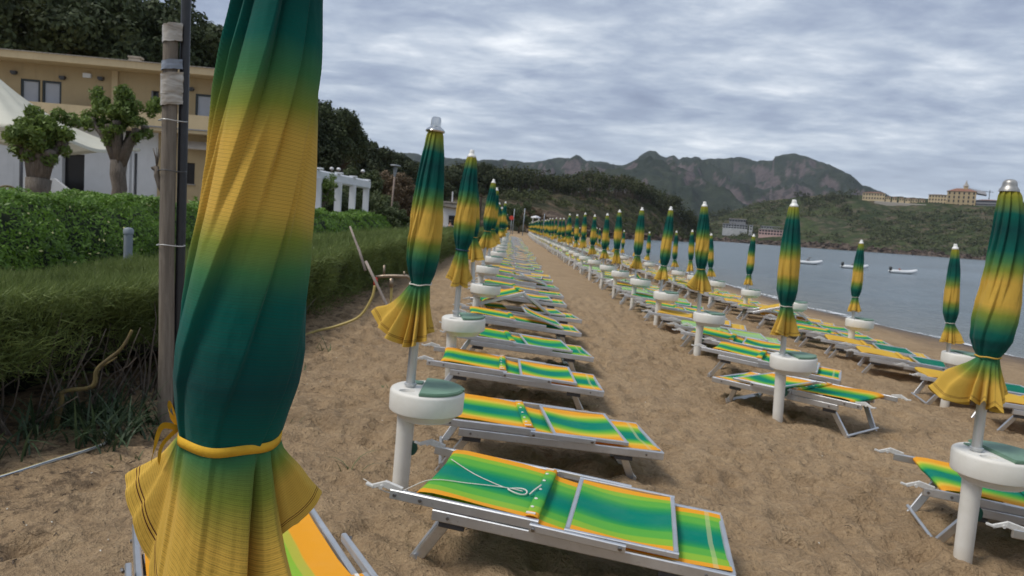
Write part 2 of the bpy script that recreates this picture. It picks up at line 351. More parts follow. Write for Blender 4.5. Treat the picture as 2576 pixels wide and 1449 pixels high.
M = dict(
    sand=m_sand(), canopy=m_canopy(), alu=m_alu(), white=m_white(), sea=m_sea(), film=m_film(), mountain=m_mountain(),
    lime=m_sling('lime_striped_sling', S_LIME), orange=m_sling('orange_striped_sling', S_ORANGE), yellow=m_sling('yellow_sling', S_YELLOW), banded=m_sling('banded_sling', S_BANDED),
    teal=m_sling('teal_sling', S_TEAL), faded=m_sling('faded_green_sling', S_FADED),
    lid=simple('sage_green_lid', (.135, .235, .165), .55, 0, .12, 9, .4, .08, 70),
    chrome=simple('chrome', (.62, .62, .60), .16, 1, .12, 20), capw=simple('cap_white', (.72, .72, .69), .4, 0, .08, 20), capg=simple('dull_cap', (.36, .35, .33), .42, .7, .3, 26),
    strap=simple('strap_yellow', (.62, .36, .03), .75, 0, .15, 30, .2, .2, 200), cordw=simple('cord_white', (.62, .58, .52), .8), cordb=simple('cord_navy', (.025, .05, .10), .8), cordy=simple('cord_gold', (.55, .33, .05), .8),
    pole=simple('pole_grey', (.52, .53, .53), .35, .55, .08, 5), bracket=simple('bracket_plastic', (.56, .55, .52), .5, 0, .16, 30, .4, .1, 90), blackp=simple('hinge_plastic', (.055, .056, .06), .5, 0, .2, 30),
    bolt=simple('bolt_steel', (.24, .23, .22), .35, .9, .3, 60), tagg=simple('green_hook', (.012, .075, .05), .45),
    wood=m_wood('weathered_wood', (.115, .095, .076), (.24, .205, .165)), stickw=m_wood('pale_stick', (.25, .2, .17), (.42, .36, .31)), black=simple('black_tube', (.017, .018, .021), .42, 0, .2, 12),
    bluewrap=simple('blue_grey_tape', (.22, .25, .30), .35, 0, .25, 14), wire=simple('wire', (.5, .5, .48), .4, .5),
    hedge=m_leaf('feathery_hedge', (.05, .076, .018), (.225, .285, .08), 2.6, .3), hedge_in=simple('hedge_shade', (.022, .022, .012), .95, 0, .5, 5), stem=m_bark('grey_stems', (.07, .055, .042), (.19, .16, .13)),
    lichen=m_bark('lichen_branch', (.085, .068, .048), (.20, .155, .05)),
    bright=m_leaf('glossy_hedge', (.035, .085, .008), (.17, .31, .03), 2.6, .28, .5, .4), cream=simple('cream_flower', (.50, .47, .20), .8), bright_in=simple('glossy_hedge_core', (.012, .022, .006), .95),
    strap_leaf=m_leaf('strap_leaf', (.02, .04, .018), (.075, .115, .055), 5, .2, .5), weed=m_leaf('weed_leaf', (.04, .07, .03), (.11, .15, .06), 8, .2),
    pine=m_leaf('pine_needles', (.014, .022, .010), (.090, .115, .048), .9, .12, .7, .25), pineb=m_leaf('dark_pine_needles', (.012, .019, .010), (.065, .08, .036), .7, .12, .7, .2),
    pollard=m_leaf('pollard_leaf', (.05, .085, .018), (.22, .31, .07), 2.5, .35), tamg=m_leaf('tamarisk_green', (.025, .04, .013), (.10, .13, .045), .9, .2), tamr=m_leaf('tamarisk_russet', (.055, .045, .022), (.21, .145, .085), .9, .2),
    bark=m_bark('grey_bark', (.085, .07, .056), (.20, .17, .14)), pbark=m_bark('pine_bark', (.05, .038, .03), (.13, .10, .08)),
    ochre=m_plaster('ochre_plaster', (.42, .325, .19)), ochre2=m_plaster('pale_ochre_trim', (.54, .425, .26)), whitew=m_plaster('white_wall', (.62, .63, .64)), pinkw=m_plaster('pink_wall', (.55, .36, .32)),
    dark=simple('dark_opening', (.006, .006, .008), .3), frame=simple('black_green_frame', (.012, .022, .022), .4), blind=simple('drawn_blind', (.42, .44, .48), .7, 0, .04, 3), tiles=simple('roof_tiles', (.22, .10, .06), .9, 0, .3, 14), stone=simple('pale_stone', (.32, .29, .25), .9, 0, .2, 4),
    greyc=simple('grey_concrete', (.22, .22, .23), .9, 0, .2, 4), awn=simple('beige_awning', (.42, .37, .31), .8), pot=simple('terracotta', (.22, .09, .05), .8),
    farwhite=simple('weathered_white', (.40, .40, .39), .8, 0, .2, .2), lampg=simple('lamp_grey', (.24, .27, .30), .5), rust=simple('lamp_pole', (.22, .17, .14), .7), whitep=simple('white_paint', (.68, .69, .70), .5, 0, .05, 2),
    hosey=simple('hose_yellow', (.46, .36, .12), .5), hosew=simple('hose_white', (.6, .6, .55), .5), hoseb=simple('hose_blue', (.10, .16, .26), .5), red=simple('red_plastic', (.55, .05, .03), .4), brass=simple('brass_tap', (.28, .22, .16), .4, .7),
    rubber=simple('boat_tube', (.58, .60, .61), .45), motor=simple('outboard_cowl', (.025, .03, .03), .35), wood2=simple('boat_seat', (.30, .12, .09), .6),
    cane=simple('cane', (.14, .11, .05), .8), skin=simple('skin', (.45, .27, .19), .6), navy=simple('navy_cloth', (.012, .015, .03), .85), pale=simple('pale_blue_cloth', (.32, .35, .42), .85, 0, .4, 12), hair=simple('dark_hair', (.03, .02, .015), .7),
    wood_hill=m_hill('headland_scrub', [(.032, .036, .018), (.06, .056, .03), (.14, .10, .066)], .03), town_hill=m_hill('bay_hillside', [(.03, .045, .018), (.06, .078, .028), (.12, .095, .066)], .018),
    farleaf=m_leaf('far_pine', (.014, .020, .009), (.078, .086, .034), .05, .1, .8, .15), farscrub=m_leaf('far_scrub', (.026, .038, .016), (.115, .125, .05), .03, .1, .8, .15), rock=m_hill('shore_rock', [(.09, .065, .05), (.17, .13, .10), (.045, .035, .03)], .12),
)
def m_tent():
    t = NT('cream_membrane'); p = t.obj(); f = t.noise(2.5, 5, .6, p)
    c = t.mix(f, (.50, .49, .40), (.63, .62, .53))
    return t.bsdf(c, .6, 0, t.bump(t.noise(5, 4, .6, p), .25, .05), .3, 0, .15, c)
M['tent'] = m_tent()
def m_foam():
    t = NT('foam'); p = t.pos(); mp = t.n('Mapping', {0: p, 3: (1.6, .5, 1)})
    f = t.ramp(t.noise(2.2, 6, .7, mp.outputs[0], .5), [(.42, 0), (.6, 1)])
    b = t.n('BsdfPrincipled', {'Base Color': (.72, .74, .76, 1), 'Roughness': .7}); tr = t.n('BsdfTransparent')
    t.t.links.new(t.n('MixShader', {0: f, 1: tr.outputs[0], 2: b.outputs[0]}).outputs[0], t.out.inputs[0]); return t.m
M['foam'] = m_foam()

# ------------------------------------------------------------------ ground
def shore_x(y): return np.interp(y, [-40, 5, 17, 27, 46, 80, 130, 200, 260, 330], [17, 13.6, 12.2, 11.0, 11.4, 12, 15.5, 27, 40, 60])
def G(x, y):
    x = np.asarray(x, float); y = np.asarray(y, float)
    xx = np.where(x > 6, 6+5.5*(x-6)/(shore_x(y)-6), x)
    z = np.interp(xx, [-300, -50, -6, -.6, 2.8, 5.6, 9, 11.5, 14, 30, 60], [.6, .3, .06, 0, -.12, -.2, -.42, -.6, -1, -2, -3])
    return z+.25*sstep(y, 4, 18)*np.interp(x, [0, 2.8, 5.6, 9], [1, .6, .3, 0])
def axis(segs):
    out = []
    for a, b, st in segs: out += list(np.arange(a, b, st))
    return np.array(out)
def geo(a, b, f, s0):
    o = [a]; s = s0
    while o[-1] < b: o.append(o[-1]+s); s *= f
    return o[:-1]+[b]
xs = np.array([-q for q in geo(6, 6000, 1.35, .3)][::-1]+list(axis([(-5.9, -3.2, .1), (-3.2, 4.6, .03), (4.6, 9, .07), (9, 16, .14)]))+geo(16, 6000, 1.3, .3))
ys = np.array([-q for q in geo(4, 6000, 1.5, 1)][::-1]+list(axis([(-3.5, .9, .15), (.9, 7.5, .03), (7.5, 13, .06), (13, 26, .14), (26, 60, .4)]))+geo(60, 6000, 1.25, 1))
gx, gy = np.meshgrid(xs, ys)
gz = G(gx, gy)
near = 1-sstep(np.hypot(gx*.8, gy), 9, 30)
land = 1-sstep(gx, 9, 11.5)
gz = gz+near*land*(.022*fbm(gx*1.3, gy*1.3, 0, 3, 3)+.021*fbm(gx*4.5, gy*4.5, 0, 3, 9, .55)+.009*fbm(gx*14, gy*14, 0, 2, 19))+.03*fbm(gx*.25, gy*.25, 0, 2, 31)*land*sstep(gy, 2, 8)
for _ in range(2600):                                            # trodden dents
    cx_, cy_ = rng.uniform(-2.4, 5.5), rng.uniform(.9, 17)
    a = rng.uniform(0, math.pi); la, lb, dp = rng.uniform(.09, .2), rng.uniform(.05, .09), rng.uniform(.012, .036)
    i0, i1 = np.searchsorted(xs, [cx_-.4, cx_+.4]); j0, j1 = np.searchsorted(ys, [cy_-.4, cy_+.4])
    X_, Y_ = gx[j0:j1, i0:i1]-cx_, gy[j0:j1, i0:i1]-cy_
    p, q = (X_*math.cos(a)+Y_*math.sin(a))/la, (-X_*math.sin(a)+Y_*math.cos(a))/lb
    d = p*p+q*q
    gz[j0:j1, i0:i1] += -dp*np.exp(-d*1.4)+dp*.55*np.exp(-(np.sqrt(d)-1.5)**2*4)
me = np_mesh('ground', np.stack([gx, gy, gz], -1).reshape(-1, 3), grid_faces(len(ys), len(xs)), M['sand'], None, True)
tag(ob('ground', me), kind='structure')
def gz_at(x, y):
    i = int(np.clip(np.searchsorted(xs, x), 1, len(xs)-1)); j = int(np.clip(np.searchsorted(ys, y), 1, len(ys)-1))
    return float(gz[j, i])
sx = np.array(list(np.arange(8, 40, 2.))+geo(40, 6000, 1.4, 4)); sy = np.array([-6000., -500, -60]+list(np.arange(-40, 120, 8.))+geo(120, 6000, 1.4, 10))
X_, Y_ = np.meshgrid(sx, sy)
tag(ob('sea', np_mesh('sea', np.stack([X_, Y_, X_*0-.6], -1).reshape(-1, 3), grid_faces(len(sy), len(sx)), M['sea'])), kind='structure')
# a thin lip of foam on the waterline
yy = np.arange(4, 150, .35); rows = []
for y in yy:
    x0 = float(shore_x(y))+.30*float(vnoise(y*.35, 3.1))+.1*float(vnoise(y*1.3, 8.1)); w = .16+.14*float(vnoise(y*.8, 1.7))
    rows.append([(x0-w, y, float(G(x0-w, y))+.02), (x0, y, -.572), (x0+w*1.1, y, -.585)])
P = np.array(rows); tag(ob('foam', np_mesh('foam', P.reshape(-1, 3), grid_faces(len(yy), 3), M['foam'], None, True)), 'thin white foam line where the sea meets the beach', 'foam', kind='stuff')

# ------------------------------------------------------------------ parasols
PROF_A = [(2.20, .040), (2.17, .052), (2.03, .072), (1.92, .087), (1.80, .096), (1.68, .106), (1.56, .109), (1.45, .102), (1.36, .082), (1.30, .058)]
PROF_HERO = [(2.27, .046), (2.20, .058), (2.12, .068), (2.021, .079), (1.93, .089), (1.83, .0935), (1.74, .098), (1.62, .104), (1.52, .107), (1.45, .109), (1.39, .105), (1.33, .093), (1.285, .082)]
PROF_B = [(q+.115, r) for q, r in [(2.075, .045), (2.04, .060), (1.91, .079), (1.80, .090), (1.68, .101), (1.56, .112), (1.44, .118), (1.33, .119), (1.22, .110), (1.16, .085), (1.12, .060)]]
def pleats(n, seed, p=.65, edge=.86):
    r = np.random.default_rng(seed)
    w = r.uniform(.55, 1.45, n); b = np.concatenate([[0], np.cumsum(w)/w.sum()])*2*math.pi; h = r.uniform(.6, 1.0, n)
    def f(th):
        th = np.mod(th, 2*math.pi); i = np.clip(np.searchsorted(b, th, side='right')-1, 0, n-1)
        u = (th-b[i])/(b[i+1]-b[i]); hn = h[(i+1) % n]
        up = (np.clip(u, 0, edge)/edge)**p
        dn = sstep(u, edge, 1)
        return np.where(u < edge, up*h[i], h[i]*(1-dn))
    return f
def interp_ang(tbl, th):
    tbl = sorted(tbl); a = np.array([t[0] for t in tbl], float); v = np.array([t[1] for t in tbl], float)
    a = np.concatenate([a-360, a, a+360]); v = np.concatenate([v, v, v])
    d = np.degrees(th)
    i = np.clip(np.searchsorted(a, d, side='right')-1, 0, len(a)-2); u = (d-a[i])/(a[i+1]-a[i]); u = u*u*(3-2*u)
    return v[i]*(1-u)+v[i+1]*u
def canopy(name, NT_=160, NU=70, NS=26, prof=PROF_A, n=9, seed=1, amp=(.34, .22, .2), tw=1.1, L=.36, flare=44, phi_tab=None, len_tab=None, bulge=0, wr=.03, n2=7, swirl=.25, vmap=None, tilt=0):
    ztop, ztie = prof[0][0], prof[-1][0]
    th = np.linspace(-math.pi, math.pi, NT_, endpoint=False)[None, :]
    z = np.linspace(ztop, ztie, NU)[:, None]; t = (ztop-z)/(ztop-ztie)
    pz = np.array([q[0] for q in prof])[::-1]; pr = np.array([q[1] for q in prof])[::-1]
    Rr = np.interp(z, pz, pr)
    g1, g2 = pleats(n, seed), pleats(max(4, n-3), seed+50, .8, .9)
    ph = th+tw*t**1.1+.06*vnoise(t*5, seed)
    mixk = sstep(t, .35, .75)
    g = g1(ph)*(1-mixk)+g2(ph+.35)*mixk
    A = np.interp(t, [0, .15, .6, .92, 1], [amp[0], amp[0], amp[1], amp[2], amp[2]*.8])
    nz = fbm(np.cos(th)*2.2+9, np.sin(th)*2.2+t*1.2, t*6+seed*3.3, 3, seed)
    r = Rr*(1.03-A*(1-g)+wr*nz)
    cx = bulge*np.sin(math.pi*np.clip(t, 0, 1)**.8)
    up = np.stack(np.broadcast_arrays(r*np.cos(th)+cx, r*np.sin(th), z+0*th), -1)
    rt = r[-1][None, :]; s = (np.linspace(0, 1, NS+1)[1:])[:, None]
    rs = np.random.default_rng(seed+7)
    if phi_tab is None:
        k = rs.uniform(.45, 1, n2); k[rs.integers(n2)] = 1.55
        q = np.mod((th+math.pi+.25*np.sin(th*2+seed))/(2*math.pi)*n2, n2); i = np.floor(q).astype(int) % n2
        pk = np.abs(np.sin(q*math.pi))**.75
        k = np.where(rs.uniform(0, 1, n2) < .3, k*.4, k)
        phi = -4+pk*k[i]*flare; Ls = L*(1-.12*(1-pk))*(1-.22*rs.uniform(0, 1, n2)[i]*pk)
    else:
        phi = interp_ang(phi_tab, th); Ls = interp_ang(len_tab, th)
    ph2 = np.radians(phi)*(1+.12*fbm(np.cos(th)*5, np.sin(th)*5, s*2+seed, 2, seed+3))
    rr = rt+Ls*np.sin(ph2)*s**1.15; rr = np.maximum(rr, .033+.01*s)
    zz = ztie-Ls*np.cos(ph2)*s
    dth = swirl*s*.4
    rip = (.004 if NT_ < 400 else .0)*s*np.sin(th*31+seed)*(.3+.7*np.abs(np.sin(th*4)))
    lo = np.stack(np.broadcast_arrays((rr+rip)*np.cos(th-dth), (rr+rip)*np.sin(th-dth), zz), -1)
    V = np.concatenate([up, lo]); vt = .775
    tv = t*vt if vmap is None else np.interp(-z, [-q[0] for q in vmap], [q[1] for q in vmap])
    if vmap is not None: vt = vmap[-1][1]
    vv = np.concatenate([np.broadcast_to(tv, r.shape)+tilt*.6*np.cos(th)*np.sin(math.pi*t), np.broadcast_to(vt+(1-vt)*s**(.68 if vmap is not None else 1)-tilt*np.cos(th)*4*s*(1-s), rr.shape)])
    # bands hang a little lower inside the folds
    vv = vv-np.concatenate([.012*(g-.5)*np.sin(math.pi*t), np.zeros_like(rr)])
    uu = np.broadcast_to(th*.1, vv.shape)
    # last wrap column gets its own uv via u jump; period of the weave makes it invisible
    F = grid_faces(V.shape[0], NT_, True)
    me = np_mesh(name, V.reshape(-1, 3), F, M['canopy'], np.stack([uu, vv], -1).reshape(-1, 2), True)
    ring = np.stack(np.broadcast_arrays(rt[0]*np.cos(th[0]), rt[0]*np.sin(th[0]), ztie+0*th[0]), -1)
    return me, ring
def band(name, ring, mat, h, out=.003, sag=.0, round_=False):
    """flat ribbon or cord running round the waist of the cloth"""
    n = len(ring); c = ring.mean(0); vs = []; step = max(1, n//72)
    rg = ring[::step]; rg = (rg+np.roll(rg, 1, 0)+np.roll(rg, -1, 0))/3
    ang = np.arctan2(rg[:, 1]-c[1], rg[:, 0]-c[0]); rad = np.hypot(rg[:, 0]-c[0], rg[:, 1]-c[1])
    rad = np.max([np.roll(rad, q) for q in range(-6, 7)], 0)
    rad = np.mean([np.roll(rad, q) for q in range(-4, 5)], 0)+out
    sec = [(0, -.5), (.5, -.5), (.62, 0), (.5, .5), (0, .5)] if not round_ else [(math.cos(a)*.5+.5, math.sin(a)*.5) for a in np.linspace(0, 2*math.pi, 7)[:-1]]
    th_ = .0025 if not round_ else h
    V = np.stack([np.stack([c[0]+(rad+a*th_)*np.cos(ang), c[1]+(rad+a*th_)*np.sin(ang), c[2]+b*h+sag*np.sin(ang*1.0+.7)+.002*np.sin(ang*5)], -1) for a, b in sec], 1)
    k = len(sec); m = len(rg)
    F = [(i*k+j, i*k+(j+1) % k, ((i+1) % m)*k+(j+1) % k, ((i+1) % m)*k+j) for i in range(m) for j in range(k)]
    return np_mesh(name, V.reshape(-1, 3), F, M[mat], None, round_)
def cap_mesh(kind, z):
    b = MB()
    if kind == 'chrome': b.lathe([(.055, -.012), (.057, -.004), (.050, .006), (.036, .016), (.030, .022), (.029, .058), (.026, .070), (.020, .075)], 28, (0, 0, z)); m = 'chrome'
    elif kind == 'dome': b.lathe([(.052, -.010), (.050, .002), (.042, .014), (.038, .022), (.037, .036), (.033, .048), (.022, .057), (.008, .060)], 28, (0, 0, z)); m = 'capg'
    else: b.lathe([(.040, -.012), (.042, 0), (.034, .014), (.024, .026), (.022, .052), (.017, .060)], 20, (0, 0, z)); m = 'capw'
    return b.mesh('cap', M[m], auto=35)
def pole_mesh(top, r=.0275):
    b = MB(); b.tube([(0, 0, .50), (0, 0, 1.0), (0, 0, top)], r, 20); b.lathe([(r+.0005, .683), (r+.009, .685), (r+.009, .697), (r+.0005, .699)], 20)
    return b.mesh('pole', M['pole'], auto=40)
POLE = {}
def get_pole(top):
    if top not in POLE: POLE[top] = pole_mesh(top)
    return POLE[top]
def canopy_set(key, cap, tie, **kw):
    me, ring = canopy('canopy', **kw); top = kw.get('prof', PROF_A)[0][0]
    tiem = {'ribbon': lambda: band('tie', ring, 'strap', .0165, .0005, .005), 'thin': lambda: band('tie', ring, 'cordy', .009, .002, 0, True), 'white': lambda: band('tie', ring, 'cordw', .008, .002, .006, True), 'blue': lambda: band('tie', ring, 'cordb', .011, .002, .004, True)}[tie]()
    return dict(canopy=me, tie=tiem, cap=cap_mesh(cap, top), pole=get_pole(round(top-.02, 3)), ring=ring)
HERO_PHI = [(-180, 42), (-173, 38), (-167, 22), (-160, 6), (-146, 3), (-118, 4), (-95, 4), (-75, 5), (-58, 8), (-46, 10), (-41, 5), (-36, -16), (-31, 14), (-25, 23), (-18, 20), (-13, -10), (-8, 20), (-2, 44), (8, 46), (18, 28), (32, 4), (55, 26), (80, 4), (105, 24), (135, 6), (158, 18), (170, 34)]
HERO_LEN = [(-180, .134), (-173, .142), (-167, .17), (-160, .23), (-146, .30), (-118, .33), (-95, .36), (-75, .36), (-58, .36), (-46, .36), (-41, .35), (-36, .34), (-31, .33), (-25, .32), (-18, .29), (-13, .2), (-8, .15), (-2, .125), (8, .115), (18, .14), (32, .18), (55, .22), (80, .25), (105, .22), (135, .2), (158, .16), (170, .14)]
SETS = {
    'hero': canopy_set('hero', 'dome', 'ribbon', NT_=420, NU=240, NS=60, prof=PROF_HERO, n=11, seed=5, amp=(.36, .28, .10), tw=2.0, phi_tab=HERO_PHI, len_tab=HERO_LEN, wr=.022, swirl=0, vmap=[(2.27, 0), (1.55, .648), (1.285, .768)], tilt=.018),
    'first': canopy_set('first', 'chrome', 'white', NT_=260, NU=120, NS=40, n=10, seed=23, amp=(.26, .30, .26), tw=.95, L=.375, flare=46, phi_tab=[(-180, 46), (-167, 34), (-152, 8), (-136, 26), (-120, 2), (-106, 12), (-94, -4), (-80, 15), (-66, 1), (-50, 17), (-34, -2), (-12, 9), (10, 1), (40, 13), (60, -3), (90, 12), (120, 0), (150, 20), (168, 18)],
                        len_tab=[(-180, .30), (-165, .33), (-150, .355), (-132, .36), (-116, .37), (-104, .375), (-90, .37), (-74, .36), (-62, .34), (-46, .33), (-30, .30), (-8, .27), (10, .28), (40, .3), (60, .32), (90, .33), (120, .33), (150, .32), (168, .3)]),
    'front': canopy_set('front', 'dome', 'thin', NT_=260, NU=120, NS=40, prof=PROF_B, n=9, seed=41, amp=(.30, .26, .22), tw=1.15, L=.33, bulge=.028, phi_tab=[(-180, 55), (-168, 42), (-154, 12), (-142, 24), (-128, 2), (-114, 17), (-100, 1), (-86, 14), (-72, 17), (-58, -3), (-44, 14), (-30, 0), (-12, 16), (8, 12), (30, 0), (55, 14), (80, -2), (110, 12), (140, 2), (160, 26)],
                       len_tab=[(-180, .32), (-168, .33), (-154, .27), (-142, .26), (-128, .28), (-114, .25), (-100, .30), (-86, .27), (-72, .31), (-58, .31), (-44, .25), (-30, .25), (-12, .21), (8, .19), (30, .25), (55, .28), (80, .3), (110, .28), (140, .3), (160, .32)]),
}
GEN = [dict(n=9, seed=61, tw=.5, L=.38, flare=26), dict(n=10, seed=72, tw=.9, L=.37, flare=30), dict(n=8, seed=83, tw=-.4, L=.40, flare=22, prof=[(q-.0, r) if q > 1.4 else (q-.06, r) for q, r in PROF_A]),
       dict(n=9, seed=94, tw=.2, L=.34, flare=24, prof=[(q, r) if q > 1.5 else (q-.10, r*1.05) for q, r in PROF_A]), dict(n=11, seed=105, tw=1.2, L=.36, flare=27), dict(n=8, seed=116, tw=.7, L=.30, flare=34, prof=[(q, r*.96) if q > 1.5 else (q-.13, r) for q, r in PROF_A])]
TIES = ['thin', 'blue', 'thin', 'white', 'thin', 'white']
for i, kw in enumerate(GEN):
    SETS['near%d' % i] = canopy_set(i, 'white', TIES[i], NT_=128, NU=60, NS=24, amp=(.3, .3, .28), **kw)
    SETS['far%d' % i] = canopy_set(i, 'white', TIES[i], NT_=48, NU=22, NS=9, amp=(.3, .3, .28), **kw)
def far_parasol(i):
    s = SETS['far%d' % i]
    m = bpy.data.meshes.new('parasol'); import bmesh
    bm = bmesh.new(); mats = []
    for k in ('canopy', 'pole', 'cap', 'tie'):
        n0 = len(bm.faces); bm.from_mesh(s[k]); bm.faces.ensure_lookup_table()
        for f in bm.faces[n0:]: f.material_index = len(mats)
        mats.append(s[k].materials[0])
    bm.to_mesh(m); bm.free()
    for q in mats: m.materials.append(q)
    return m
FARP = [far_parasol(i) for i in range(len(GEN))]

# ------------------------------------------------------------------ table posts
def stand_parts(n=40):
    post = MB().lathe([(.047, -.25), (.050, 0), (.050, .10), (.052, .40), (.055, .54)], n//2+8)
    tr = MB(); cx_ = .115; Rt = .222; prof = [(.165, .505), (.175, .512), (.185, .538), (Rt-.012, .540), (Rt-.003, .546), (Rt, .556), (Rt+.002, .655), (Rt-.004, .668), (Rt-.014, .674)]
    tr.lathe(prof, n, (cx_, 0, 0), cap=False)
    # top plate with a cup hollow in the white part
    top = []; N = n
    outer = [(cx_+(Rt-.014)*math.cos(2*math.pi*k/N), (Rt-.014)*math.sin(2*math.pi*k/N)) for k in range(N)]
    hc, hr, hd = (.005, -.105), .048, .035; H = 24
    hole = [(hc[0]+hr*math.cos(2*math.pi*k/H), hc[1]+hr*.8*math.sin(2*math.pi*k/H)) for k in range(H)]
    import bmesh
    bm = bmesh.new()
    vo = [bm.verts.new((x, y, .674)) for x, y in outer]; vh = [bm.verts.new((x, y, .674)) for x, y in hole]
    eo = [bm.edges.new((vo[i], vo[(i+1) % N])) for i in range(N)]; eh = [bm.edges.new((vh[i], vh[(i+1) % H])) for i in range(H)]
    bmesh.ops.triangle_fill(bm, edges=eo+eh, use_beauty=True)
    bm.verts.index_update(); vv = [tuple(v.co) for v in bm.verts]; ff = [tuple(v.index for v in f.verts) if f.normal.z > 0 else tuple(v.index for v in reversed(f.verts)) for f in bm.faces]; bm.free()
    tr.add(vv, ff)
    hb = [(hc[0]+(x-hc[0])*.86, hc[1]+(y-hc[1])*.86) for x, y in hole]
    tr.add([(x, y, .674) for x, y in hole]+[(x, y, .674-hd) for x, y in hb], [((i+1) % H, i, H+i, H+(i+1) % H) for i in range(H)]+[tuple(range(H, 2*H))])
    tr.lathe([(.16, .495), (.165, .508)], n, (cx_, 0, 0))
    # lid: everything right of a chord, slightly proud with a small finger lip
    xc = .085; a0 = math.acos((xc-cx_)/(Rt-.008)); arc = [(cx_+(Rt-.008)*math.cos(a), (Rt-.008)*math.sin(a)) for a in np.linspace(-a0, a0, n)]
    lid = MB().prism(arc, .6745, .688)
    arc2 = [(cx_+(Rt-.016)*math.cos(a), (Rt-.016)*math.sin(a)) for a in np.linspace(-a0*.985, a0*.985, n)]
    lid.prism(arc2, .688, .692); lid.box((cx_+Rt-.012, 0, .684), (.018, .05, .014))
    lid.box((.045, .115, .679), (.055, .07, .008))
    hook = MB(); hook.prism([(.048+.036*math.cos(a), .045*math.sin(a)) for a in np.linspace(-1.5, 1.5, 10)], 0, .014)
    hook.v = [(x, z-.007, .30+y) for x, y, z in hook.v]
    return post, tr, lid, hook
sp_ = stand_parts(56)
STAND = dict(post=sp_[0].mesh('post', M['white'], auto=40), tray=sp_[1].mesh('tray', M['white'], auto=35), lid=sp_[2].mesh('lid', M['lid'], auto=35), hook=sp_[3].mesh('hook', M['tagg'], auto=35))
sp_ = stand_parts(18)
FARSTAND = joined('stand', [(sp_[0], M['white']), (sp_[1], M['white']), (sp_[2], M['lid'])], None)

ORD = ['nearest', 'second', 'third', 'fourth', 'fifth', 'sixth', 'seventh', 'eighth', 'ninth', 'tenth', 'eleventh', 'twelfth', 'thirteenth', 'fourteenth', 'fifteenth', 'sixteenth', 'seventeenth', 'eighteenth', 'nineteenth', 'twentieth']
ROWS = {'A': 'row along the hedge', 'B': 'middle row', 'C': 'row nearest the sea'}
def parasol(key, x, y, row, idx, label, lean=(0, 0), rot=0, scale=1, zoff=0, parts=True, gi=0):
    loc = (x, y, float(G(x, y))+zoff); g = 'closed parasols standing in three rows on the sand'
    if not parts:
        o = ob('parasol', FARP[gi], None, loc, (lean[1], lean[0], rot)); o.scale = (scale,)*3; return tag(o, label, 'parasol', g)
    s = SETS[key]; t = thing('parasol', label, 'parasol', loc, (lean[1], lean[0], rot), g); t.scale = (scale,)*3
    for k in ('canopy', 'pole', 'cap', 'tie'): ob(k, s[k], t)
    return t
def stand(x, y, row, label, lean=(0, 0), rot=0, parts=True):
    loc = (x, y, float(G(x, y))); g = 'white table posts that hold the parasols'
    if not parts: return tag(ob('table_post', FARSTAND, None, loc, (lean[1], lean[0], rot)), label, 'table post', g)
    t = thing('table_post', label, 'table post', loc, (lean[1], lean[0], rot), g)
    ob('post', STAND['post'], t); tr = ob('tray', STAND['tray'], t); ob('lid', STAND['lid'], tr); ob('hook', STAND['hook'], t)
    return t
A_Y = [1.27, 4.378, 7.5, 10.85, 14.0, 17.3, 20.5]+list(np.arange(23.7, 76, 3.2)); A_X = [-.556, -.564, -.52, -.45, -.52, -.50, -.40]
B_Y = [4.211, 7.289, 10.5, 13.3, 16.1, 18.6, 21.4, 24.6]+list(np.arange(27.6, 128, 3.0)); B_X = [2.796, 2.808, 2.79, 2.75, 2.77, 2.72, 2.74]
C_Y = [8.92, 12.38, 14.8, 17.25, 20.0, 22.2, 24.4, 27.0]+list(np.arange(29.9, 128, 3.0)); C_X = [5.468, 5.87, 5.72, 5.62, 5.55, 5.5, 5.5]
LEANS = {('A', 0): (4.1, 0), ('A', 1): (2.33, .5), ('B', 0): (.1, 0), ('B', 1): (-2.2, 0), ('B', 2): (2.2, 0), ('C', 0): (3.4, 0), ('C', 1): (.5, 0)}
SPECIAL = {
    ('A', 0): 'big closed green and yellow parasol in the foreground, tied with a wide yellow ribbon',
    ('A', 1): 'closed parasol with chrome cap and white cord, beside the nearest green-lidded table on the left',
    ('A', 2): 'closed parasol tied with blue cord, one skirt corner flipped up, second behind the chrome-capped one',
    ('B', 0): 'closed parasol with dull silver dome cap at the right edge, wide ruffled yellow skirt',
    ('B', 1): 'tall closed parasol with gold cord above the single lounger facing the other way',
    ('C', 0): 'small closed parasol in front of the sea, left of the large right-edge parasol',
}
lay = {}
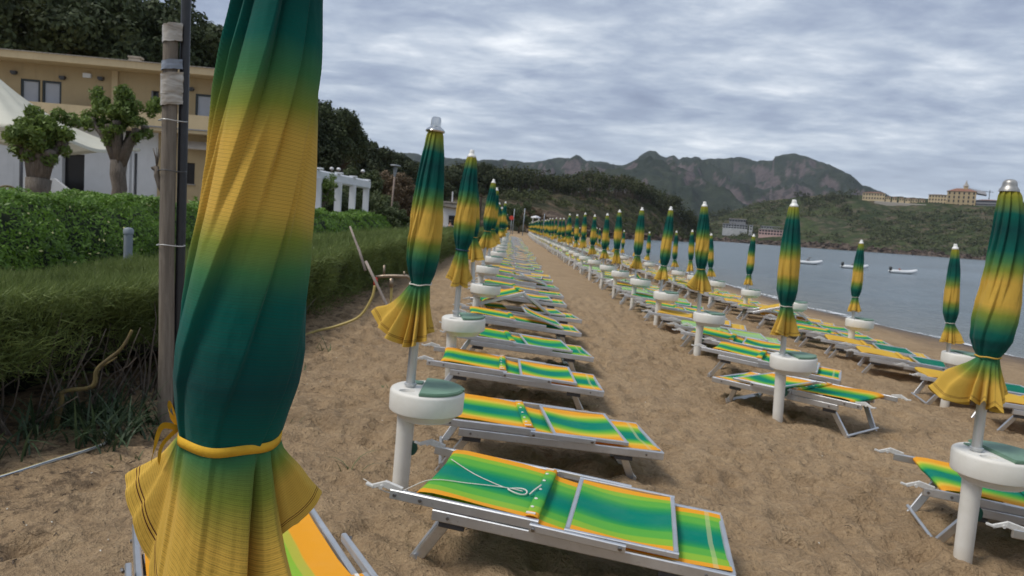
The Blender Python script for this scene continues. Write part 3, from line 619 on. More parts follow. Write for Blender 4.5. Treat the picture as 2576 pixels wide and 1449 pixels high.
for row, Y, X in (('A', A_Y, A_X), ('B', B_Y, B_X), ('C', C_Y, C_X)):
    for i, y in enumerate(Y):
        near_ = y < 46; x = X[i] if i < len(X) else {'A': -.45, 'B': 2.8, 'C': 5.55}[row]+rng.uniform(-.07, .07)
        if y > 90: x += (y-90)*.012
        rr = np.random.default_rng(1000+i*3+ord(row))
        lean = LEANS.get((row, i), (rr.uniform(-3.0, 3.8), rr.uniform(-2.2, 2.2))); lean = (R(lean[0]), R(lean[1]))
        gi = int(rr.integers(len(GEN))); key = {('A', 0): 'hero', ('A', 1): 'first', ('B', 0): 'front', ('A', 2): 'near1', ('B', 1): 'near3', ('B', 2): 'near4'}.get((row, i), ('near%d' if y < 20 else 'far%d') % gi)
        o_ = ORD[i] if i < len(ORD) else None
        if o_ and near_: lp, lt = 'closed green and yellow parasol, %s from the camera in the %s' % (o_, ROWS[row]), 'white round-tray table post, %s from the camera in the %s' % (o_, ROWS[row])
        else: lp, lt = 'tiny closed green and yellow parasol in the far end of the %s' % ROWS[row], 'tiny white table post in the far end of the %s' % ROWS[row]
        lp = SPECIAL.get((row, i), lp)
        if (row, i) == ('A', 1): lt = 'white table post with sage green half lid, nearest one left of the aisle'
        if (row, i) == ('B', 0): lt = 'white table post with green lid at the right edge, nearest of the middle row'
        sc_ = 1.0 if row != 'C' else .87
        if row == 'B' and i not in (0,): sc_ = .99
        h = float(rr.uniform(-.03, .05)) if key[:4] in ('near', 'far0', 'far1', 'far2', 'far3', 'far4', 'far5') else 0
        rot = 0 if key in ('hero', 'first', 'front') else float(rr.uniform(0, 6.28))
        parasol(key, x, y, row, i, lp, lean, rot if key != 'near3' else .6, sc_*(1+h), 0, near_, gi)
        sr = (math.pi if (row, i) == ('A', 0) else float(rr.uniform(-.25, .25)) if i > 1 else 0)
        stand(x, y, row, lt, (lean[0]*.7, lean[1]*.7), sr, near_)
        lay[(row, i)] = (x, y)

# ------------------------------------------------------------------ loungers (local x runs head -> foot, 1.65 m)
WY = 1.26
def lounger_parts(fab, pose='flat', fab2=None, bolts=False):
    """list of (name, MB, material, parent name)"""
    fab2 = fab2 or fab
    def P(x, y, dz=0): return (x, y*WY, .335-.045*x+dz)
    out = []
    lift = lambda x: 0.0
    if pose == 'tent': lift = lambda x: .27*np.clip(x/.73, 0, 1) if x <= .73 else .27*np.clip((1.14-x)/.41, 0, 1)
    for s in (-1, 1):
        b = MB().bar(P(.22, .297*s, -.045), P(1.645, .297*s, -.045), .028, .056); out.append(('side_rail', b, 'alu', None))
        if bolts:
            for x, dz in ((.30, -.045), (1.52, -.045)): out.append(('bolt', MB().bar(P(x, .310*s, dz), P(x, .3155*s, dz), .015, .015, (0, 0, 1), .3), 'bolt', 'side_rail'))
        b = MB().bar(P(0, .297*s, .012+lift(0)), P(.735, .297*s, .012+lift(.735)), .027, .050); out.append(('backrest_rail', b, 'alu', None))
        if bolts:
            for x in (.025, .155): out.append(('bolt', MB().bar(P(x, .309*s, .012), P(x, .3155*s, .012), .016, .016, (0, 0, 1), .3), 'bolt', 'backrest_rail'))
        b = MB().bar(P(.70, .326*s, .010+lift(.715)), P(1.15, .326*s, .004), .024, .038); out.append(('link_rail', b, 'alu', None))
        if bolts:
            for x in (.72, 1.125): out.append(('bolt', MB().bar(P(x, .338*s, .009), P(x, .344*s, .005), .02, .02, (0, 0, 1), .3), 'bolt', 'link_rail'))
    out.append(('foot_bar', MB().bar(P(1.64, -.283, -.036), P(1.64, .283, -.036), .028, .03), 'alu', None))
    out.append(('head_bar', MB().bar(P(.17, -.283, .004+lift(.17)), P(.17, .283, .004+lift(.17)), .022, .022), 'alu', None))
    # folded sunshade frame lying on the seat
    tip = {'flat': 0, 'hood': .13, 'tent': 0, 'bare': 0}[pose]
    def H(x, y, dz=0): return P(x, y, .012+dz+tip*(1.38-x)/.51)
    if pose != 'bare':
        b = MB()
        for s in (-1, 1): b.bar(H(.86, .296*s), H(1.39, .296*s), .022, .026)
        b.bar(H(.872, -.284, .001), H(.872, .284, .001), .024, .024); b.bar(H(1.378, -.284, .001), H(1.378, .284, .001), .024, .024)
        out.append(('sunshade_frame', b, 'alu', None))
        nx, ny = 14, 18; g = np.zeros((nx, ny, 3)); uv = np.zeros((nx, ny, 2))
        for i in range(nx):
            for j in range(ny):
                a, c = i/(nx-1), j/(ny-1); x = .884+a*.482; y = -.284+.568*c
                g[i, j] = H(x, y, .008-.028*math.sin(math.pi*a)*(.35+.65*math.sin(math.pi*c))+.004*math.sin(c*19+a*4)*math.sin(math.pi*a)); uv[i, j] = (c, x)
        out.append(('sunshade_cloth', MB().sheet(g, uv), fab2, None))
    # main cloth: looped over the head bar, sagging to the foot bar
    path = [(.50, -.002), (.34, -.004), (.22, -.006), (.145, .000), (.118, .014), (.116, .030), (.135, .043), (.20, .048), (.34, .044), (.52, .036), (.66, .033), (.71, .026), (.75, .012), (.86, -.004), (1.0, -.018), (1.2, -.026), (1.42, -.024), (1.56, -.018), (1.638, -.016)]
    px = np.array([p[0] for p in path]); pz = np.array([p[1] for p in path]); k = np.linspace(0, len(path)-1, 70)
    ix = np.interp(k, range(len(path)), px); iz = np.interp(k, range(len(path)), pz)
    ny = 22; g = np.zeros((len(k), ny, 3)); uv = np.zeros((len(k), ny, 2))
    for i in range(len(k)):
        lf = lift(ix[i]) if pose == 'tent' and k[i] > 3 else 0
        for j in range(ny):
            c = j/(ny-1); y = -.277+.554*c
            sag = 0 if k[i] < 3 else -.020*math.sin(math.pi*c)*(.5+.5*math.sin(math.pi*np.clip((ix[i]-.15)/.55, 0, 1)) if ix[i] < .72 else .9)
            wr = .006*float(vnoise(ix[i]*4, y*8, 5))+.003*float(vnoise(ix[i]*3+y*9, y*22, 9))
            g[i, j] = P(ix[i]+.012*math.sin(math.pi*c)*(1 if ix[i] < .2 else 0), y, iz[i]+sag+wr+lf); uv[i, j] = (c, ix[i])
    out.append(('sling', MB().sheet(g, uv), fab, None))
    # slat wrapped in cloth across the hinge
    lf = lift(.70); b = MB(); sl = np.zeros((7, 16, 3)); uv = np.zeros((7, 16, 2))
    for i, (dx, dz) in enumerate([(-.034, .030), (-.030, .041), (-.012, .045), (.008, .045), (.026, .041), (.032, .030), (.02, .024)]):
        for j in range(16): sl[i, j] = P(.70+dx, -.286+.572*j/15, dz+lf); uv[i, j] = (j/15, dx)
    b.sheet(sl, uv); out.append(('wrapped_slat', b, fab, None))
    if bolts:
        for y in (-.2, -.11, 0, .11, .2): out.append(('rivet', MB().lathe([(.009, 0), (.009, .003), (.006, .005)], 10, P(.685, y, .045+lf)), 'white', 'wrapped_slat'))
        for y in (-.265, .265): out.append(('clip', MB().box(P(.69, y, .047+lf), (.045, .014, .006)), 'white', 'wrapped_slat'))
    # legs, feet, hinge blocks, brackets
    for s in (-1, 1):
        out.append(('leg', MB().bar(P(.30, .268*s, -.06), (.10, .268*s, -.06), .024, .052, (1, 0, 0)), 'alu', None))
        out.append(('leg', MB().bar(P(1.36, .268*s, -.06), (1.50, .268*s, -.06), .024, .052, (1, 0, 0)), 'alu', None))
        for x in (.31, 1.37): out.append(('hinge_block', MB().bar(P(x-.06, .272*s, -.092), P(x+.065, .272*s, -.092), .034, .038), 'blackp', None))
        br = MB(); z0 = .030
        br.bar(P(.055, .297*s, .040), P(-.045, .297*s, .062), .020, .042); br.bar(P(-.03, .297*s, .070), P(-.125, .297*s, .030), .014, .026); br.bar(P(-.115, .297*s, .032), P(-.165, .297*s, .040), .022, .014)
        br.bar(P(-.06, .285*s, .045), P(-.06, .315*s, .045), .022, .022, (0, 0, 1), .3)
        br.v = [(x*.78 if x < 0 else x, y, .335+(z-.335)*.85) for x, y, z in br.v]
        if pose == 'tent': br.v = [(x, y, z-.02) for x, y, z in br.v]
        out.append(('bracket', br, 'bracket', None))
    out.append(('leg_brace', MB().bar((.128, -.256*WY, .014), (.128, .256*WY, .014), .022, .046, (-.58, 0, .8)), 'alu', None))
    out.append(('leg_brace', MB().bar((1.476, -.256*WY, .016), (1.476, .256*WY, .016), .022, .046, (.4, 0, .9)), 'alu', None))
    out.append(('cross_tube', MB().bar(P(1.02, -.283, -.052), P(1.02, .283, -.052), .02, .02), 'alu', None))
    return out
LCACHE = {}
SLINGS = ('sling', 'sunshade_cloth', 'wrapped_slat')
def lounger(x, y, ang, fab, label, pose='flat', fab2=None, lod=1, pitch=1.6, roll=0, z=None, from_foot=False):
    """x,y = middle of the lounger; ang = heading of head -> foot"""
    g = 'folding sun loungers in three rows on the sand'
    key = (fab, pose, fab2, lod)
    if key not in LCACHE:
        ps = lounger_parts(fab, pose, fab2, lod == 2)
        if lod == 0: LCACHE[key] = joined('lounger', [(b, M[m]) for _, b, m, _ in ps], None)
        else: LCACHE[key] = [(n, b.mesh(n, M[m], auto=None if n in SLINGS else 40, smooth=n in SLINGS), pn) for n, b, m, pn in ps]
    a = ang; cx_, cy_ = .82*math.cos(a), .82*math.sin(a)
    hx, hy = x-cx_, y-cy_
    zz = float(G(x, y)) if z is None else z
    z0 = zz+math.sin(R(pitch))*.82
    rot = (R(roll), R(pitch), a)
    if lod == 0: return tag(ob('sun_lounger', LCACHE[key], None, (hx, hy, z0), rot), label, 'sun lounger', g)
    t = thing('sun_lounger', label, 'sun lounger', (hx, hy, z0), rot, g); last = {}
    for n, me_, pn in LCACHE[key]:
        o = ob(n, me_, last.get(pn, t) if pn else t)
        if not pn: last[n] = o
    return t
D_ = math.radians
# near loungers set out one by one: x, y, heading, cloth, pose, label
NEAR = [
    (-.835, 2.594, D_(118), 'banded', 'bare', None, 2, -1.5, 'orange-edged sun lounger cut by the bottom edge, behind the foreground parasol'),
    (.37, 3.73, D_(-11), 'lime', 'flat', None, 2, 1.7, 'lime and teal striped sun lounger, largest in view, with a white cord on it'),
    (.30, 5.30, D_(5), 'orange', 'flat', None, 2, 2.0, 'orange and teal sun lounger right behind the nearest left table post'),
    (.12, 7.06, D_(1), 'orange', 'flat', None, 2, 2.2, 'orange and teal sun lounger, third from the front in the row along the hedge'),
    (.18, 8.63, D_(6), 'lime', 'flat', 'lime', 1, 2.6, 'lime-edged sun lounger with faded foot, fourth from the front along the hedge'),
    (.20, 10.27, D_(4), 'orange', 'hood', None, 1, 2.4, 'orange and teal sun lounger with its sunshade frame tipped up askew'),
    (.30, 11.4, D_(8), 'orange', 'tent', None, 1, 1.5, 'orange and teal sun lounger with its backrest raised like a tent'),
    (.22, 13.1, D_(2), 'orange', 'flat', None, 1, 1.5, 'seventh sun lounger from the front along the hedge, behind the one raised like a tent'),
    (.26, 14.4, D_(2), 'orange', 'bare', None, 1, 1.5, 'orange and teal sun lounger without sunshade frame, eighth from the front along the hedge'),
    (3.50, 3.28, D_(-14), 'orange', 'flat', None, 2, 1.0, 'sun lounger cut by the bottom right corner, only its white bracket showing'),
    (3.52, 4.57, D_(-15), 'orange', 'flat', None, 2, 1.5, 'sun lounger at the right edge behind the nearest right table post'),
    (3.15, 7.66, D_(129), 'orange', 'flat', None, 2, -2.0, 'orange and teal sun lounger standing reversed, head toward the sea, in the middle row'),
    (3.42, 9.32, D_(-25), 'orange', 'flat', None, 1, 2.0, 'orange and teal sun lounger just behind the reversed one in the middle row'),
    (3.46, 10.7, D_(-22), 'orange', 'flat', None, 1, 2.0, 'orange and teal sun lounger, second one behind the reversed lounger of the middle row'),
]
NEAR_GROUPED = [(6.1, 8.0, D_(-8), 'yellow', 'flat', 'yellow', 1, 1.2, 'yellow sun lounger at the right edge behind the skirt of the large right parasol'),
    (6.05, 9.15, D_(-14), 'yellow', 'flat', 'teal', 1, 1.2, 'yellow sun lounger beside the small table post nearest the sea'),
    (6.0, 10.75, D_(-18), 'yellow', 'flat', 'teal', 1, 1.2, 'yellow sun lounger with teal sunshade, third from the front nearest the sea'),
    (6.0, 11.9, D_(-18), 'yellow', 'flat', 'teal', 1, 1.2, 'yellow sun lounger with teal sunshade, fourth from the front nearest the sea')]
for x, y, a, f, p, f2, lod, pt, lb in NEAR+NEAR_GROUPED: lounger(x, y, a, f, lb, p, f2, lod, pt)
def row_loungers(row, ylist, xc, cnt0, base_ang):
    for k, y in enumerate(ylist):
        rr = np.random.default_rng(4000+k*7+ord(row)); i = cnt0+k
        f = ['orange', 'orange', 'lime', 'faded', 'yellow'][int(rr.choice(5, p=[.38, .12, .22, .14, .14] if row == 'A' else [.4, .1, .12, .2, .18]))]
        p = ['flat', 'flat', 'hood', 'tent', 'bare'][int(rr.choice(5, p=[.42, .3, .06, .08, .14]))]
        if i < len(ORD): lb = '%s sun lounger, %s from the front in the %s' % ({'orange': 'orange striped', 'lime': 'lime striped', 'faded': 'faded green', 'yellow': 'yellow'}[f], ORD[i], ROWS[row])
        else: lb = 'tiny white-framed sun lounger in the far end of the %s' % ROWS[row]
        lounger(xc+rr.uniform(-.08, .08)+(max(0, y-90)*.012), y, base_ang+rr.uniform(-.1, .1), f, lb, p, None, 1 if y < 26 else 0, rr.uniform(.6, 2.2))
row_loungers('A', list(np.arange(15.9, 75, 1.62)), .22, 9, .03)
row_loungers('B', [q for y in B_Y[2:] for q in (y+1.05, y+2.45)], 3.45, 5, D_(-12))
row_loungers('C', [q for y in C_Y[1:] for q in (y+.8, y+2.0)], 6.05, 4, D_(-14))
# cord lying on the nearest lounger
def spline(pts, n=12):
    P = [Vector(p) for p in pts]; o = []
    for i in range(len(P)-1):
        a, b, c, d = P[max(i-1, 0)], P[i], P[i+1], P[min(i+2, len(P)-1)]
        for k in range(n):
            t = k/n; o.append(.5*((2*b)+(c-a)*t+(2*a-5*b+4*c-d)*t*t+(3*b-a-3*c+d)*t**3))
    return o+[P[-1]]

# ------------------------------------------------------------------ plants
def unit(a): return a/np.maximum(1e-9, np.linalg.norm(a, axis=-1, keepdims=True))
def leaf_quads(P, Nn, ln, wd, spread=.6):
    n = len(P); d = unit(Nn+spread*rng.normal(size=(n, 3)))
    t = unit(np.cross(d, rng.normal(size=(n, 3)))); b = np.cross(d, t)
    l = (ln*rng.uniform(.6, 1.4, n))[:, None]*.5; w = (wd*rng.uniform(.6, 1.4, n))[:, None]*.5
    V = np.stack([P-t*l, P-b*w+d*l*.15, P+t*l, P+b*w+d*l*.15], 1).reshape(-1, 3)
    return V, np.arange(4*n).reshape(n, 4)
def blades(P, D, ln, wd, spread=.35):
    n = len(P); d = unit(D+spread*rng.normal(size=(n, 3))); s = unit(np.cross(d, rng.normal(size=(n, 3))))
    l = (ln*rng.uniform(.5, 1.4, n))[:, None]; w = (wd*rng.uniform(.7, 1.3, n))[:, None]
    V = np.stack([P-s*w*.5, P+s*w*.5, P+d*l], 1).reshape(-1, 3)
    return V, np.arange(3*n).reshape(n, 3)
def cat(parts):
    V = []; F = []; o = 0
    for v, f in parts: V.append(v); F.append(f+o); o += len(v)
    return np.concatenate(V), np.concatenate(F)
def tufts(centers, radii, per, ln, wd, spread=.45, flat=1.0):
    P = []; Nn = []
    for c, r in zip(centers, radii):
        k = max(6, int(per*(r/np.mean(radii))**2)); d = unit(rng.normal(size=(k, 3))); d[:, 2] = d[:, 2]*.85+.15; d = unit(d)
        P.append(np.array(c)+d*r*np.array([1, 1, flat])*rng.uniform(.55, 1.05, (k, 1))); Nn.append(d)
    return leaf_quads(np.concatenate(P), np.concatenate(Nn), ln, wd, spread)
def crown(rx, ry, rz, ntuft, rt, per, ln, wd, bottom=-.35, hollow=.62, seed=0):
    """uneven crown of leaf tufts round the origin"""
    c = []; r = []; ph = rng.uniform(0, 99)
    while len(c) < ntuft:
        d = unit(rng.normal(size=3))
        if d[2] < bottom: continue
        k = rng.uniform(hollow, 1.0)**.7*(1+.16*float(fbm(d[0]*2+ph, d[1]*2, d[2]*2, 2)))
        c.append(d*np.array([rx, ry, rz])*k); r.append(rt*rng.uniform(.6, 1.35))
    return tufts(c, r, per, ln, wd)
def branch(b, p0, d, ln, r0, n=6, wob=.12, r1=None, sides=8):
    p = Vector(p0); d = Vector(d).normalized(); pts = [p.copy()]; rad = [r0]; r1 = r0*.4 if r1 is None else r1
    for i in range(n):
        d = (d+Vector(rng.normal(size=3))*wob).normalized(); p = p+d*(ln/n); pts.append(p.copy()); rad.append(r0+(r1-r0)*(i+1)/n)
    b.tube(pts, rad, sides); return pts

# feathery hedge along the sand, open and twiggy at its near end
def hx(y): return np.interp(y, [2, 3.4, 4.5, 5.6, 9.8, 23, 60], [-4.6, -3.75, -3.2, -2.85, -2.66, -2.3, -1.95])
def htop(y): return 1.0+.25*sstep(y, 6, 20)+.035*vnoise(y*.8, 3.3)
HW = 1.75
hedge = thing('hedge', 'low feathery grey-green hedge with a flat clipped top along the sand', 'hedge', (0, 0, 0))
def hedge_front(y0, y1, n, ln, wd, zlo=.12):
    y = rng.uniform(y0, y1, n); z = zlo+(htop(y)-zlo)*rng.uniform(0, 1, n)**.55
    dens = fbm(y*1.3, z*2.2, 0, 3, 77); thin = np.where((y > 4.6) & (y < 6.6), .60, .30)*(1-sstep(z, .25, .8))
    gap = np.exp(-((y-5.45)/.62)**2)*(1-sstep(z, .70, .90))
    keep = (dens*.5+.5 > thin*1.15) & (rng.uniform(0, 1, n) > gap*.93)
    y, z = y[keep], z[keep]; x = hx(y)+rng.uniform(-.38, .05, len(y))+.10*fbm(y*2, z*3, 0, 2, 5)-.05*(z < .4)
    return blades(np.stack([x, y, z+G(x, y)*0], -1), np.stack([.7+0*y, -.2+0*y, .55+0*y], -1), ln, wd, .62)
def hedge_top(y0, y1, n, ln, wd):
    y = rng.uniform(y0, y1, n); x = hx(y)-HW*rng.uniform(-.02, 1, n); z = htop(y)+.05*fbm(x*2.2, y*2.2, 0, 3, 8)-.1+rng.uniform(-.08, .04, n)
    return blades(np.stack([x, y, z], -1), np.stack([.1+0*y, -.05+0*y, 1+0*y], -1), ln, wd, .55)
V, F = cat([hedge_front(2.4, 9, 90000, .095, .0065), hedge_front(9, 20, 44000, .12, .011), hedge_front(20, 60, 22000, .22, .022),
            hedge_top(2.2, 9, 80000, .095, .006), hedge_top(9, 20, 46000, .12, .010), hedge_top(20, 60, 22000, .2, .022)])
ob('foliage', np_mesh('foliage', V, F, M['hedge']), hedge)
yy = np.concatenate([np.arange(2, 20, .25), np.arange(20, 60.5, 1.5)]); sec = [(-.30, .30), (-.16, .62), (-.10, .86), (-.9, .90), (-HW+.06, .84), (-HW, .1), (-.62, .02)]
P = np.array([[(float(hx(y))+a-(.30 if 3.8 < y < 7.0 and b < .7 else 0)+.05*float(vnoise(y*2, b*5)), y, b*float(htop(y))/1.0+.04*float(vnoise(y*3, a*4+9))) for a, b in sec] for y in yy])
ob('dark_core', np_mesh('dark_core', P.reshape(-1, 3), grid_faces(len(yy), len(sec)), M['hedge_in'], None, True), hedge)  # dark filler sheet, the hedge's inner shade put into its colour
b = MB()
for _ in range(190):
    y = rng.uniform(2.6, 9.5); x = float(hx(y))-rng.uniform(.02, .42); branch(b, (x, y, -.03), (rng.normal()*.25+.12, rng.normal()*.3, 1), rng.uniform(.55, .95), rng.uniform(.006, .016), 6, .16, .003, 5)
ob('stems', b.mesh('stems', M['stem'], True), hedge)['kind'] = 'stuff'
LB = [(-3.05, 5.0, -.02), (-2.95, 4.92, .28), (-2.92, 4.9, .36), (-2.73, 4.9, .41), (-2.70, 4.9, .53), (-2.56, 4.92, .67), (-2.50, 4.95, .80)]
b = MB(); b.tube(spline(LB, 6), list(np.linspace(.019, .009, 37)), 8, True, .18)
branch(b, LB[3], (-.1, .2, 1), .45, .010, 6, .2, .004, 6); branch(b, LB[4], (.6, .1, .35), .14, .009, 4, .2, .004, 6)
ob('lichen_branch', b.mesh('lichen_branch', M['lichen'], True), hedge)
b = MB(); b.tube(spline([(-3.75, 3.6, .22), (-3.45, 3.9, .10), (-3.1, 4.15, .02)], 6), list(np.linspace(.03, .02, 13)), 8, True, .1); b.tube(spline([(-3.5, 4.4, .3), (-3.3, 4.3, .12), (-3.05, 4.32, .0)], 6), list(np.linspace(.024, .014, 13)), 8, True, .1)
ob('branch', b.mesh('branch', M['bark'], True), hedge)

# glossy hedge behind it
bh = thing('hedge', 'bright glossy green hedge with small cream flowers behind the feathery hedge', 'hedge', (0, 0, 0))
def bx(y): return -4.95-.10*np.sin(y*.5)+.12*vnoise(y*.7, 2.2)
def btop(y): return np.interp(y, [0, 14, 36], [1.63, 1.63, 1.74])+.07*vnoise(y*.9, 7.7)
def bright_part(y0, y1, n, ln, wd, flower=False):
    y = rng.uniform(y0, y1, n); fr = rng.uniform(0, 1, n) < (.95 if flower else .5)
    z = np.where(fr, .25+(btop(y)-.27)*rng.uniform(0, 1, n), btop(y)); x = np.where(fr, bx(y), bx(y)-.36-.95*rng.uniform(0, 1, n))
    lump = .11*fbm(y*2.2, z*2.2, x*2.2, 3, 15); top = ~fr
    x = x+np.where(fr, lump-rng.uniform(0, .1, n)-.42*np.clip((z-1.08)/.55, 0, 1)**2, 0); z = z+np.where(top, lump-rng.uniform(0, .08, n), 0)
    Nn = np.stack([np.where(fr, 1., .2), -.35+0*y, np.where(fr, .45, 1.)], -1)
    if flower: x = x+.04
    return leaf_quads(np.stack([x, y, z], -1), Nn, ln, wd, .55)
V, F = cat([bright_part(3.2, 14, 64000, .055, .022), bright_part(14, 36, 36000, .095, .042)]); ob('foliage', np_mesh('foliage', V, F, M['bright']), bh)
V, F = bright_part(4, 13, 210, .036, .03, True); fl = ob('flowers', np_mesh('flowers', V, F, M['cream']), bh); fl['kind'] = 'stuff'
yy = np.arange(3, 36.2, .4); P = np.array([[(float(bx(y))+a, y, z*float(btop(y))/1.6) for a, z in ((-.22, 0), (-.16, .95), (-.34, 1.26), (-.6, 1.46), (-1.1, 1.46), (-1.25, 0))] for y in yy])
ob('dark_core', np_mesh('dark_core', P.reshape(-1, 3), grid_faces(len(yy), 6), M['bright_in'], None, True), bh)  # plain dark filler sheet standing in for the shaded inside of the hedge
# strap-leaved clump at the foot of the hedge
def straps(name, label, pts, ln, wd, mat, n, cat_='plant', group=None):
    Vs = []; Fs = []; o = 0; K = 6
    for (px, py) in pts:
        for _ in range(n):
            a = rng.uniform(0, 6.28); l = ln*rng.uniform(.6, 1.25); w = wd*rng.uniform(.7, 1.2); tilt = rng.uniform(.15, 1.0); dx, dy = math.cos(a), math.sin(a)
            bx_, by_ = px+rng.normal()*.05, py+rng.normal()*.05; zb = gz_at(bx_, by_)-.02
            for k in range(K):
                t = k/(K-1); out = l*(t*.35+tilt*.55*t*t); h = l*(t*.95-tilt*.75*t*t); ww = w*(1-t)**.6*(.6+.8*t*(1-t)*2)+.0008
                for s in (-1, 1): Vs.append((bx_+dx*out-dy*ww*s*.5, by_+dy*out+dx*ww*s*.5, zb+h))
            for k in range(K-1): Fs.append((o+2*k, o+2*k+1, o+2*k+3, o+2*k+2))
            o += 2*K
    return tag(ob(name, np_mesh(name, Vs, Fs, M[mat], None, True)), label, cat_, group)
straps('strap_leaved_plant', 'dark strap-leaved clump at the foot of the hedge, left of the wooden post', [(-3.15+.75*rng.uniform(0, 1)**1.3-.0, 4.75+.95*rng.uniform()) for _ in range(26)], .42, .02, 'strap_leaf', 12)
straps('strap_leaved_plant', 'few long strap leaves beside the striped hose at the left edge', [(-3.02, 4.42), (-2.95, 4.5)], .45, .02, 'strap_leaf', 7)
for (x, y, l, n, lb) in [(-.95, 4.75, .26, 5, 'green grass tuft with three long blades, left of the nearest table post'), (-1.62, 5.6, .12, 7, 'tiny green tuft on the sand right of the foreground parasol'),
                         (-2.05, 8.5, .30, 9, 'grey-green tuft under the yellow hose'), (-2.15, 7.6, .22, 8, 'grey-green tuft in front of the yellow hose end'), (-1.06, 6.95, .12, 7, 'tiny green sprout left of the chrome-capped parasol pole'), (-2.25, 4.55, .10, 7, 'tiny green sprout on the sand in front of the wooden post')]:
    straps('grass_tuft', lb, [(x, y)], l, .012, 'weed_leaf' if 'weed_leaf' in M else 'weed', n, 'grass tuft') if False else straps('grass_tuft', lb, [(x, y)], l, .013, 'weed', n, 'grass tuft')

# debris on the sand: shells, twigs, butts
b = MB(); b2 = MB()
for _ in range(420):
    x, y = (rng.uniform(-3, 5.5), rng.uniform(1.2, 10)) if rng.uniform() < .5 else (rng.uniform(-3.0, -1.4), rng.uniform(2, 9)); z = gz_at(x, y); a = rng.uniform(0, 6.28); l = rng.uniform(.004, .016)
    if rng.uniform() < .4: b.bar((x, y, z+.002), (x+l*math.cos(a), y+l*math.sin(a), z+.004), .006, .004)
    else:
        l *= 2.2; b2.tube([(x, y, z+.002), (x+l*math.cos(a), y+l*math.sin(a), z+.006+l*.1), (x+2*l*math.cos(a+.3), y+2*l*math.sin(a+.3), z+.003)], .0025, 5)
tag(ob('shell_bits', b.mesh('shell_bits', simple('shell', (.6, .56, .48), .7))), 'pale shell bits scattered over the sand', 'shell bits', kind='stuff')
tag(ob('twig_litter', b2.mesh('twig_litter', simple('dark_litter', (.055, .04, .03), .9))), 'dark twig litter scattered over the sand', 'twig litter', kind='stuff')

# ------------------------------------------------------------------ wooden post with a black tube, hoses, sticks
wx, wy = -2.49, 5.45
wp = thing('wooden_post', 'tall weathered wooden post wrapped in cloudy plastic, beside the foreground parasol', 'post', (wx, wy, 0), (0, R(-.8), 0))
ob('post', MB().tube([(0, 0, -.3), (.004, 0, .6), (-.006, 0, 1.5), (.0, 0, 2.3), (0, 0, 2.93)], [.055, .054, .053, .051, .050], 20).mesh('post', M['wood'], auto=50), wp)
def wrap(z0, z1, r, mat, name):
    n, m = 30, 10; P = np.zeros((m, n, 3))
    for i in range(m):
        for j in range(n):
            a = 2*math.pi*j/n; sx_ = .035+.0; z = z0+(z1-z0)*i/(m-1)+.012*math.sin(a+1)+.006*float(vnoise(j*.5, i*.6, z0))
            ex = 1.0+.52*max(0, math.cos(a))**1.5
            P[i, j] = (r*ex*math.cos(a), r*(1.08)*math.sin(a), z); P[i, j, :2] *= 1+.05*float(vnoise(math.cos(a)*3+z0*9, math.sin(a)*3, i*.9))
    return ob(name, np_mesh(name, P.reshape(-1, 3), grid_faces(m, n, True), M[mat], None, True), wp)
wrap(2.82, 2.945, 0.055, 'film', 'plastic_wrap'); wrap(2.455, 2.60, 0.062, 'film', 'plastic_wrap'); wrap(2.375, 2.46, 0.061, 'film', 'plastic_wrap'); wrap(2.625, 2.69, 0.058, 'bluewrap', 'tape_band')
for z in (2.26, 1.90, 1.36): ob('wire_tie', MB().tube([(.072*(1+.75*max(0, math.cos(a)))*math.cos(a)*1.0, .074*math.sin(a), z+.004*math.sin(3*a)) for a in np.linspace(0, 2*math.pi, 25)], .004, 6, False).mesh('wire_tie', M['wire' if z != 1.90 else 'blackp'], True), wp)
b = MB(); b.tube([(-.03, 0, 1.74), (-.065, 0, 1.79), (-.085, 0, 1.86), (-.088, 0, 1.93)], [.024, .021, .020, .016], 10, True, .1); b.tube([(-.08, 0, 1.88), (-.105, 0, 1.92), (-.12, 0, 1.91)], [.016, .018, .015], 8)
for k in range(6): b.tube([(-.088, 0, 1.92), (-.088+.015*math.cos(k*1.3), .02*math.sin(k), 1.99), (-.095+.035*math.cos(k*1.3), .03*math.sin(k), 2.06)], [.004, .003, .0015], 5)
ob('pruned_stub', b.mesh('pruned_stub', M['bark'], True), wp)
tag(ob('black_tube', MB().tube([(wx+.066, wy+.055, -.1), (wx+.054, wy+.055, 1.2), (wx+.044, wy+.055, 2.4), (wx+.03, wy+.055, 4.6)], .034, 18).mesh('black_tube', M['black'], auto=50)), 'black metal tube standing right against the wooden post, taller than the frame', 'tube')
def hose(name, label, pts, r, mat, stripes=None):
    t = thing(name, label, 'hose'); ob('tube', MB().tube(spline(pts, 10), r, 10).mesh('tube', M[mat], True), t)
    if stripes:
        for (off, m) in stripes: ob('stripe', MB().tube([Vector(p)+Vector(off) for p in spline(pts, 10)], r*.34, 6).mesh('stripe', M[m], True), t)
    return t
hz_ = lambda x, y, d=.012: (x, y, gz_at(x, y)+d)
hose('garden_hose', 'striped white and yellow hose on the ground at the left edge', [hz_(-3.15, 3.6), hz_(-2.88, 3.98), hz_(-2.7, 4.4), hz_(-2.6, 4.8), hz_(-2.72, 5.05)], .011, 'hosew', [((0, 0, .009), 'hosey'), ((.006, -.005, .004), 'hoseb')])
hose('garden_hose', 'yellow hose curving from the tap down to the sand by the hedge', [(-1.66, 9.3, .80), (-1.69, 9.3, .64), (-1.83, 9.3, .40), (-2.1, 9.3, .26), (-2.4, 9.3, .16), (-2.6, 9.2, .06)], .016, 'hosey')
hose('garden_hose', 'second yellow hose hanging straight down behind the leaning stick', [(-1.47, 9.45, .80), (-1.465, 9.45, .55), (-1.44, 9.45, .3), (-1.40, 9.45, .08)], .016, 'hosey')
